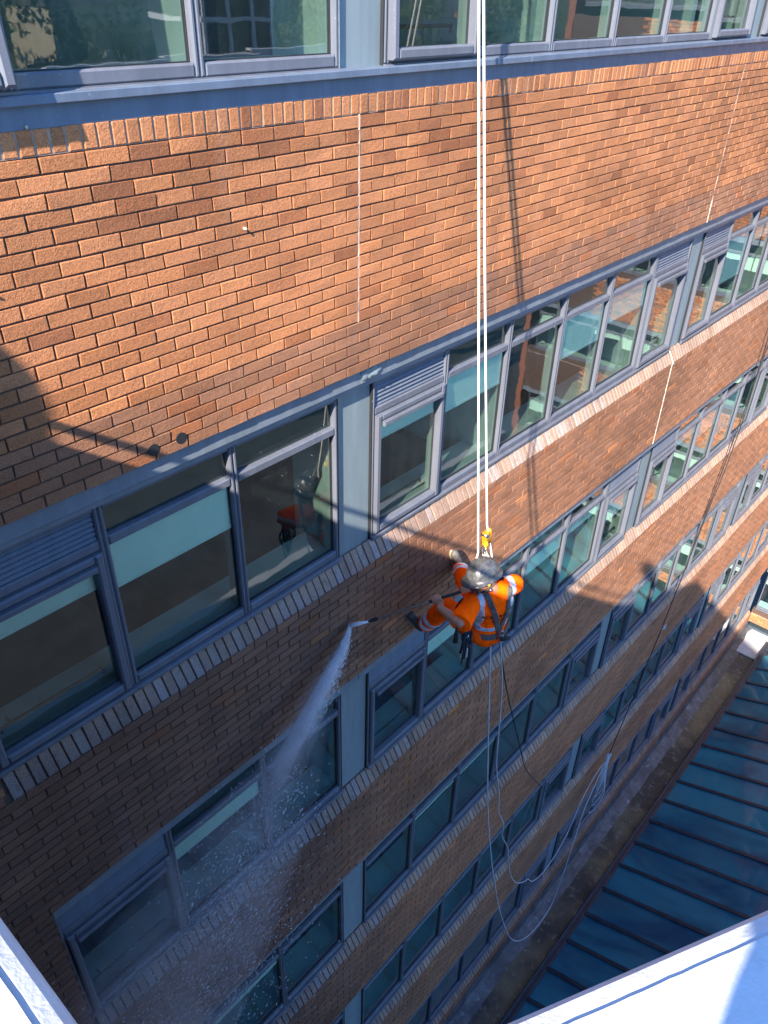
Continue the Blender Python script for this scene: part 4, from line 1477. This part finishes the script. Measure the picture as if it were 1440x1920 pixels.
# ------------------------------------------------------------------ water
RW = random.Random(3)
PLUME = [V((-.075, -.195, -3.828)), V((-.13, -.03, -3.94)), V((-.32, -.12, -4.01)), V((-.61, -.20, -4.13)), V((-.94, -.26, -4.37)), V((-1.29, -.32, -4.62))]
mb = MB(); mb.tube([PLUME[0], PLUME[0].lerp(PLUME[1], .5), PLUME[1]], .008, 8, r2=.022)
def mist_mat(name, dens, nscale, lo, hi, xa, xb, col=(.92, .95, 1.0)):
    # patchy mist that thins out along its drift
    t = NT(name)
    pv = t.n('ShaderNodeVolumePrincipled')
    pv.inputs['Color'].default_value = (*col, 1)
    pv.inputs['Anisotropy'].default_value = .2
    p = t.pos()
    f = t.noise(p, nscale, 4, .6, .5)
    sx = t.n('ShaderNodeSeparateXYZ'); t.l(p, sx.inputs[0])
    mr = t.n('ShaderNodeMapRange'); mr.interpolation_type = 'SMOOTHSTEP'
    mr.inputs['From Min'].default_value = xa; mr.inputs['From Max'].default_value = xb
    mr.inputs['To Min'].default_value = 1.0; mr.inputs['To Max'].default_value = 0.0
    t.l(sx.outputs[0], mr.inputs['Value'])
    d = t.math('MULTIPLY', t.math('MULTIPLY', t.ramp(f, [(lo, 0.0), (hi, 1.0)]), dens), mr.outputs[0])
    t.l(d, pv.inputs['Density'])
    t.l(pv.outputs[0], t.out.inputs['Volume'])
    return t.m
M['jet'] = simple('white_water', (.88, .90, .95), .3, bstr=0)
M['mist1'] = mist_mat('dense_spray_mist', 40.0, 11, .22, .62, -.25, -1.45)
M['mist3'] = mist_mat('soft_spray_mist', 1.9, 6, .25, .65, -.5, -1.9)
M['mist2'] = mist_mat('drifting_spray_mist', .7, 2.4, .34, .72, -2.5, -3.7)
spray = thing('water_spray', 'white jet of water rebounding off the wall as a fan of mist and flying droplets', 'water spray', (-.1, -.1, -3.9))
SO = V((-.1, -.1, -3.9))
mb2 = MB(); mb2.tube([PLUME[0] - SO, PLUME[0].lerp(PLUME[1], .5) - SO, PLUME[1] - SO], .009, 8, r2=.026)
mb2.build('jet', M['jet'], spray, True)
def hull_tube(pts, radii, n=14):
    mb = MB()
    pts = [V(p) - SO for p in pts]
    vs = []; k = len(pts)
    for i, p in enumerate(pts):
        d = (pts[min(i + 1, k - 1)] - pts[max(i - 1, 0)]).normalized()
        e1 = (V((0, 1, 0)) - d * d.y).normalized(); e2 = d.cross(e1)
        ry, rz = radii[i]
        for j in range(n):
            a = 2 * math.pi * j / n
            vs.append(tuple(p + e1 * ry * math.cos(a) + e2 * rz * math.sin(a)))
    fs = [tuple(range(n - 1, -1, -1)), tuple((k - 1) * n + j for j in range(n))]
    for i in range(k - 1):
        for j in range(n):
            j2 = (j + 1) % n
            fs.append((i * n + j, i * n + j2, (i + 1) * n + j2, (i + 1) * n + j))
    mb.add(vs, fs)
    return mb
PL2 = PLUME[1:] + [V((-1.65, -.36, -4.92))]
for mm, k in ((M['mist1'], .50), (M['mist3'], .75), (M['mist3'], 1.1)):
    rad = [(.018, .022), (.060, .055), (.10, .090), (.14, .14), (.17, .20), (.16, .24)]
    o = hull_tube(PL2, [(min(a * k, .8 * -p.y), b_ * k) for (a, b_), p in zip(rad, PL2)]).build('mist', mm, spray); o['kind'] = 'stuff'
o = hull_tube([(-.7, -.28, -4.2), (-1.3, -.42, -4.65), (-1.9, -.52, -4.95), (-2.5, -.60, -5.3), (-3.2, -.62, -5.9), (-3.5, -.6, -6.6)], [(.08, .12), (.28, .38), (.42, .62), (.5, .8), (.5, 1.0), (.4, .8)]).build('mist', M['mist2'], spray); o['kind'] = 'stuff'
# droplets: short streaks flung out along the plume
mb = MB()
def streak(p, d, L, r):
    d = d.normalized(); e1 = d.orthogonal().normalized(); e2 = d.cross(e1)
    a = p - d * L; b = p + d * L
    vs = [a, p + e1 * r, p + e2 * r, p - e1 * r, p - e2 * r, b]
    mb.add([tuple(v - SO) for v in vs], [(0, 2, 1), (0, 3, 2), (0, 4, 3), (0, 1, 4), (5, 1, 2), (5, 2, 3), (5, 3, 4), (5, 4, 1)])
for i in range(7000):
    t = RW.random() ** .7
    c = V((-1.1, -.30, -4.5)).lerp(V((-2.7, -.62, -6.3)), t)
    sp = .12 + .62 * t
    g = V((RW.gauss(0, sp * .75), RW.gauss(0, .14 + .12 * t), RW.gauss(0, sp * .62)))
    p = c + g
    if p.y > -.05 or p.y < -1.2:
        p.y = -RW.uniform(.08, .9)
    d = V((-1.0 + RW.gauss(0, .5), RW.gauss(-.15, .25), -.55 + RW.gauss(0, .45)))
    r = .0015 + .0034 * RW.random() ** 3
    streak(p, d, r * RW.uniform(1.5, 4.5), r)
for i in range(320):
    p = V((-.1, -.05, -3.96)).lerp(PLUME[4], RW.random()) + V((RW.gauss(0, .10), -abs(RW.gauss(0, .08)), RW.gauss(0, .10)))
    if p.y > -.03:
        p.y = -.03
    r = .001 + .0014 * RW.random()
    streak(p, V((-1, -.2, -.4 + RW.gauss(0, .4))), r * 3, r)
# the bright core of the jet where the water is still dense
CORE = PLUME[1:5]
jb = MB()
def jstreak(p, dd, L, r):
    dd = dd.normalized(); e1 = dd.orthogonal().normalized(); e2 = dd.cross(e1)
    vs = [p - dd * L, p + e1 * r, p - e1 * r * .5 + e2 * r * .87, p - e1 * r * .5 - e2 * r * .87, p + dd * L]
    jb.add([tuple(v - SO) for v in vs], [(0, 2, 1), (0, 3, 2), (0, 1, 3), (4, 1, 2), (4, 2, 3), (4, 3, 1)])
for i in range(9000):
    t = RW.random() ** 1.7 * 2.999
    k = int(t); f = t - k
    p0, p1 = CORE[k], CORE[k + 1]
    s = .006 + .020 * t
    p = p0.lerp(p1, f) + V((RW.gauss(0, s * .6), 0, RW.gauss(0, s))) + V((0, -abs(RW.gauss(0, s * 1.1)), 0))
    if p.y > -.02:
        p.y = -.02
    jstreak(p, (p1 - p0) + V((RW.gauss(0, .04), RW.gauss(0, .03), RW.gauss(0, .04))), RW.uniform(.006, .022), RW.uniform(.0006, .0017) * (1.25 - .2 * t))
o = jb.build('jet_core', M['jet'], spray); o['kind'] = 'stuff'
# droplets clinging to glass and panels
for i in range(260):
    u = RW.gauss(-.6, .7); v = RW.choice((RW.gauss(-5.5, .35), RW.gauss(-5.2, .2), RW.gauss(-2.4, .5)))
    r = RW.uniform(.0008, .0022)
    streak(V((u, .121 if -1.09 < u < -.15 else .08, v)), V((0, 0, 1)), r * 1.4, r)
o = mb.build('droplets', M['drop'], spray); o['kind'] = 'stuff'

# ------------------------------------------------------------------ the photographer, whose shadow falls on the wall
ph = thing('person', 'photographer in dark clothes leaning over the roof edge with arms stretched out', 'person', (-4.6, -3.9, -.66))
PL = V((-4.6, -3.9, -.66))
hd = V((-4.16, -3.66, 1.00)); nk = V((-4.30, -3.93, .86)); pv = V((-4.80, -4.53, .34))
sl_ = V((-4.36, -4.00, .77)); sr_ = V((-4.22, -4.30, .77))
hl_, hr_ = V((-4.86, -4.43, .32)), V((-4.76, -4.63, .30))
mb = MB()
rt = frame_of(nk - pv, (V((.8, .6, -.3))))
mb.ball(pv, (.165, .125, .14), rt); mb.ball(pv.lerp(nk, .35), (.155, .12, .18), rt); mb.ball(pv.lerp(nk, .68), (.175, .125, .19), rt)
mb.cone(sl_, sr_, .07, .07); mb.cone(nk, hd, .06, .06)
hrot = frame_of(V((-.35, -.3, .9)), V((.6, .52, -.5)))
add_head(mb, hd, hrot)
el1, el2 = V((-4.11, -3.93, .58)), V((-4.02, -4.10, .55))
w1, w2 = V((-3.98, -3.66, .61)), V((-3.95, -3.76, .60))
for sh, el, w in ((sl_, el1, w1), (sr_, el2, w2)):
    mb.cone(sh, el, .056, .046); mb.cone(el, w, .045, .030)
k1, k2 = V((-4.66, -4.37, -.12)), V((-4.56, -4.55, -.12)); f1, f2 = V((-4.86, -4.39, -.56)), V((-4.76, -4.61, -.56))
for h_, k_, f_ in ((hl_, k1, f1), (hr_, k2, f2)):
    mb.cone(h_, k_, .085, .062); mb.cone(k_, f_, .062, .042); mb.cone(f_, f_ + V((.14, .10, -.06)), .045, .038)
ax = V((-.54, .63, 0)).normalized()
add_hand(mb, w1, V((-3.90, -3.60, .625)), -ax, V((.6, .5, .1)), 1, 1)
add_hand(mb, w2, V((-3.865, -3.655, .625)), ax, V((.6, .5, .1)), 1, -1)
me = remesh(mb, .010, 2, 'body'); me.materials.append(M['skin'])
for v in me.vertices:
    v.co -= PL
link('body', me, ph)
mb = MB()
mb.ball(pv, (.18, .14, .155), rt); mb.ball(pv.lerp(nk, .35), (.17, .135, .19), rt); mb.ball(pv.lerp(nk, .68), (.19, .14, .20), rt); mb.cone(sl_, sr_, .083, .083)
for sh, el, w in ((sl_, el1, w1), (sr_, el2, w2)):
    mb.cone(sh, el, .072, .062); mb.tube([el, el.lerp(w, .9)], .062, 14, r2=.048)
jm = remesh(mb, .012, 2, 'jacket'); wrinkle(jm, .01, 9, 2)
for v in jm.vertices:
    v.co -= PL
jm.materials.append(M['bluecloth']); link('jacket', jm, ph)
mb = MB(); mb.ball(pv - V((0, 0, .03)), (.185, .145, .15), rt)
for h_, k_, f_ in ((hl_, k1, f1), (hr_, k2, f2)):
    mb.cone(h_, k_, .10, .08); mb.tube([k_, f_], .08, 14, r2=.065)
jm = remesh(mb, .012, 2, 'trousers')
for v in jm.vertices:
    v.co -= PL
jm.materials.append(M['blackstrap']); link('trousers', jm, ph)
mb = MB()
for f_ in (f1, f2):
    mb.cone(f_ - V((0, 0, .03)) - PL, f_ + V((.15, .11, -.06)) - PL, .055, .045)
mb.build('boot', M['boot'], ph, True)
add_helmet(ph, hd - PL, hrot, M['helmet'])
mb = MB()
mb.tube(spline([(-3.78, -.12, -.075), (-3.71, -.9, -.07), (-3.70, -1.7, -.065), (-3.70, -2.5, -.07), (-3.74, -3.0, -.03), (-3.86, -3.26, .08), (-3.98, -3.46, .28), (-4.10, -3.62, .54)]), .024, 10)
o = mb.build('hose', M['blackrope'], None, True); tag(o, 'thick dark hose running along the white roof edge up to the photographer', 'hose')

# ------------------------------------------------------------------ the town on the hill, seen as reflections in the top windows
def house(x, y, w, d, h, mat, rz, label, grp='houses on the hillside'):
    t = thing('house', label, 'house', (x, y, hill_z(x, y) - .5), grp)
    t.rotation_euler = (0, 0, rz)
    mb = MB(); mb.box(-w / 2, w / 2, -d / 2, d / 2, 0, h)
    mb.build('wall', mat, t)
    mb = MB()
    e = .4; rh = d * .38
    mb.add([(-w / 2 - e, -d / 2 - e, h - .1), (w / 2 + e, -d / 2 - e, h - .1), (w / 2 + e, d / 2 + e, h - .1), (-w / 2 - e, d / 2 + e, h - .1), (-w / 2 - e, 0, h + rh), (w / 2 + e, 0, h + rh)],
           [(0, 1, 5, 4), (2, 3, 4, 5), (0, 4, 3), (1, 2, 5), (0, 3, 2, 1)])
    rf = mb.build('roof', M['hroof'], t)
    mb = MB(); mb.box(w * .3, w * .3 + .7, -.35, .35, h, h + rh + 1.2); mb.build('chimney', mat, rf)
    n = max(2, int(w / 2.4))
    for fl in range(max(1, int(h / 2.8))):
        for i in range(n):
            cx = -w / 2 + w * (i + .5) / n
            mb = MB(); mb.box(cx - .55, cx + .55, d / 2 - .05, d / 2 + .04, 1 + fl * 2.8, 2.5 + fl * 2.8)
            f = mb.build('window', M['white'], t)
            mb = MB(); mb.box(cx - .43, cx + .43, d / 2 + .03, d / 2 + .06, 1.12 + fl * 2.8, 2.38 + fl * 2.8); mb.build('pane', M['farglass'], f)
    return t
hs = [(38, -98, 9, 7, 6, 'hred', 'red brick house lowest on the hillside'), (58, -104, 12, 7, 6, 'hgrey', 'grey stone house beside the lowest red one'),
      (74, -128, 22, 9, 9, 'hcream', 'long cream terrace half way up the hill'), (96, -122, 10, 7, 6, 'hred', 'red brick house right of the cream terrace'),
      (112, -140, 24, 9, 9, 'hcream', 'second long cream terrace further right'), (138, -150, 12, 8, 6, 'hred', 'red house above the trees'),
      (60, -152, 14, 8, 6, 'hgrey', 'grey stone house above the cream terrace'), (92, -168, 18, 8, 7, 'hgrey', 'grey terrace near the hill top'),
      (150, -118, 26, 10, 10, 'hred', 'long red brick terrace with white windows on the right'), (188, -140, 20, 10, 9, 'hred', 'red brick terrace farthest right'),
      (120, -190, 16, 8, 6, 'hcream', 'cream house near the hill top'), (36, -140, 12, 8, 6, 'hgrey', 'grey house left of the hill'),
      (170, -180, 20, 9, 8, 'hgrey', 'grey terrace high on the right'), (80, -92, 9, 7, 6, 'hred', 'small red house near the yard')]
for i, (x, y, w, d, h, mt, lb) in enumerate(hs):
    house(x, y, w, d, h, M[mt], .25 * math.sin(i * 2.3), lb)
tw = thing('glass_tower', 'glass stair tower in a white frame grid in front of the hill', 'building', (38, -50, -23))
mb = MB(); mb.box(-3, 3, -3, 3, 0, 30); mb.build('glazing', M['farglass'], tw)
mb = MB()
for z in range(0, 31, 3):
    mb.box(-3.15, 3.15, 3.0, 3.14, z, z + .28); mb.box(-3.15, -3.0, -3, 3.14, z, z + .28)
for x in (-3.15, -1.0, 1.1, 2.9):
    mb.box(x, x + .26, 3.0, 3.16, 0, 30)
mb.build('frame_grid', M['white'], tw)
pf = thing('portal_frame', 'white steel portal frames standing in the yard', 'steel frame', (16, -34, -23))
for k in range(3):
    mb = MB(); x = k * 7.5; y = -k * 2.0
    mb.box(x, x + .5, y, y + .5, 0, 20); mb.box(x + 6, x + 6.5, y, y + .5, 0, 20); mb.box(x, x + 6.5, y + .002, y + .498, 19.4, 20.1); mb.box(x + .5, x + 6, y + .05, y + .45, 15.5, 15.9)
    mb.build('frame', M['white'], pf)
LEAFM = {}
def crown_mesh(seed, mat, n=1500):
    rr = random.Random(seed)
    mb = MB()
    cl = [(V((rr.gauss(0, .5), rr.gauss(0, .5), rr.gauss(0, .45))), rr.uniform(.25, .5)) for _ in range(16)]
    for i in range(n):
        c, r = rr.choice(cl)
        q = V((rr.gauss(0, 1), rr.gauss(0, 1), rr.gauss(0, 1))).normalized() * r * rr.uniform(.6, 1.05) + c
        a = V((rr.gauss(0, 1), rr.gauss(0, 1), rr.gauss(0, 1))).normalized(); b = a.orthogonal().normalized(); s = rr.uniform(.05, .10)
        mb.add([tuple(q - a * s), tuple(q + b * s * .6), tuple(q + a * s), tuple(q - b * s * .6)], [(0, 1, 2, 3)])
    return mb.mesh('crown', mat)
CR = [crown_mesh(i, M['leaf'] if i % 2 else M['leaf2']) for i in range(4)]
mb = MB(); mb.tube([(0, 0, 0), (.05, 0, .5), (0, .03, 1.0)], .07, 8, r2=.03); TRK = mb.mesh('trunk', M['bark'])
RT = random.Random(21)
spots = [(30, -84), (48, -88), (66, -112), (86, -108), (104, -108), (118, -116), (128, -128), (134, -112), (84, -144), (52, -128), (104, -154), (146, -136), (164, -134), (176, -150), (130, -168), (76, -178), (110, -176), (150, -170), (200, -160), (180, -118), (44, -112), (64, -140), (98, -136), (142, -104)]
wood = MB()
for i, (x, y) in enumerate(spots):
    s = RT.uniform(5, 9)
    m = Matrix.Translation((x, y, hill_z(x, y) - .3 + s * 1.15)) @ Matrix.Rotation(i * 1.3, 4, 'Z') @ Matrix.Diagonal((s * .8, s * .8, s * .85, 1))
    cm = CR[i % 4]
    wood.add([tuple(m @ v.co) for v in cm.vertices], [tuple(p.vertices) for p in cm.polygons])
    wood.tube([(x, y, hill_z(x, y) - .5), (x, y, hill_z(x, y) + s)], s * .05, 6)
o = wood.build('woodland', M['leaf2']); tag(o, 'green woodland mixed between the houses on the far hillside', 'woodland', None, 'stuff')
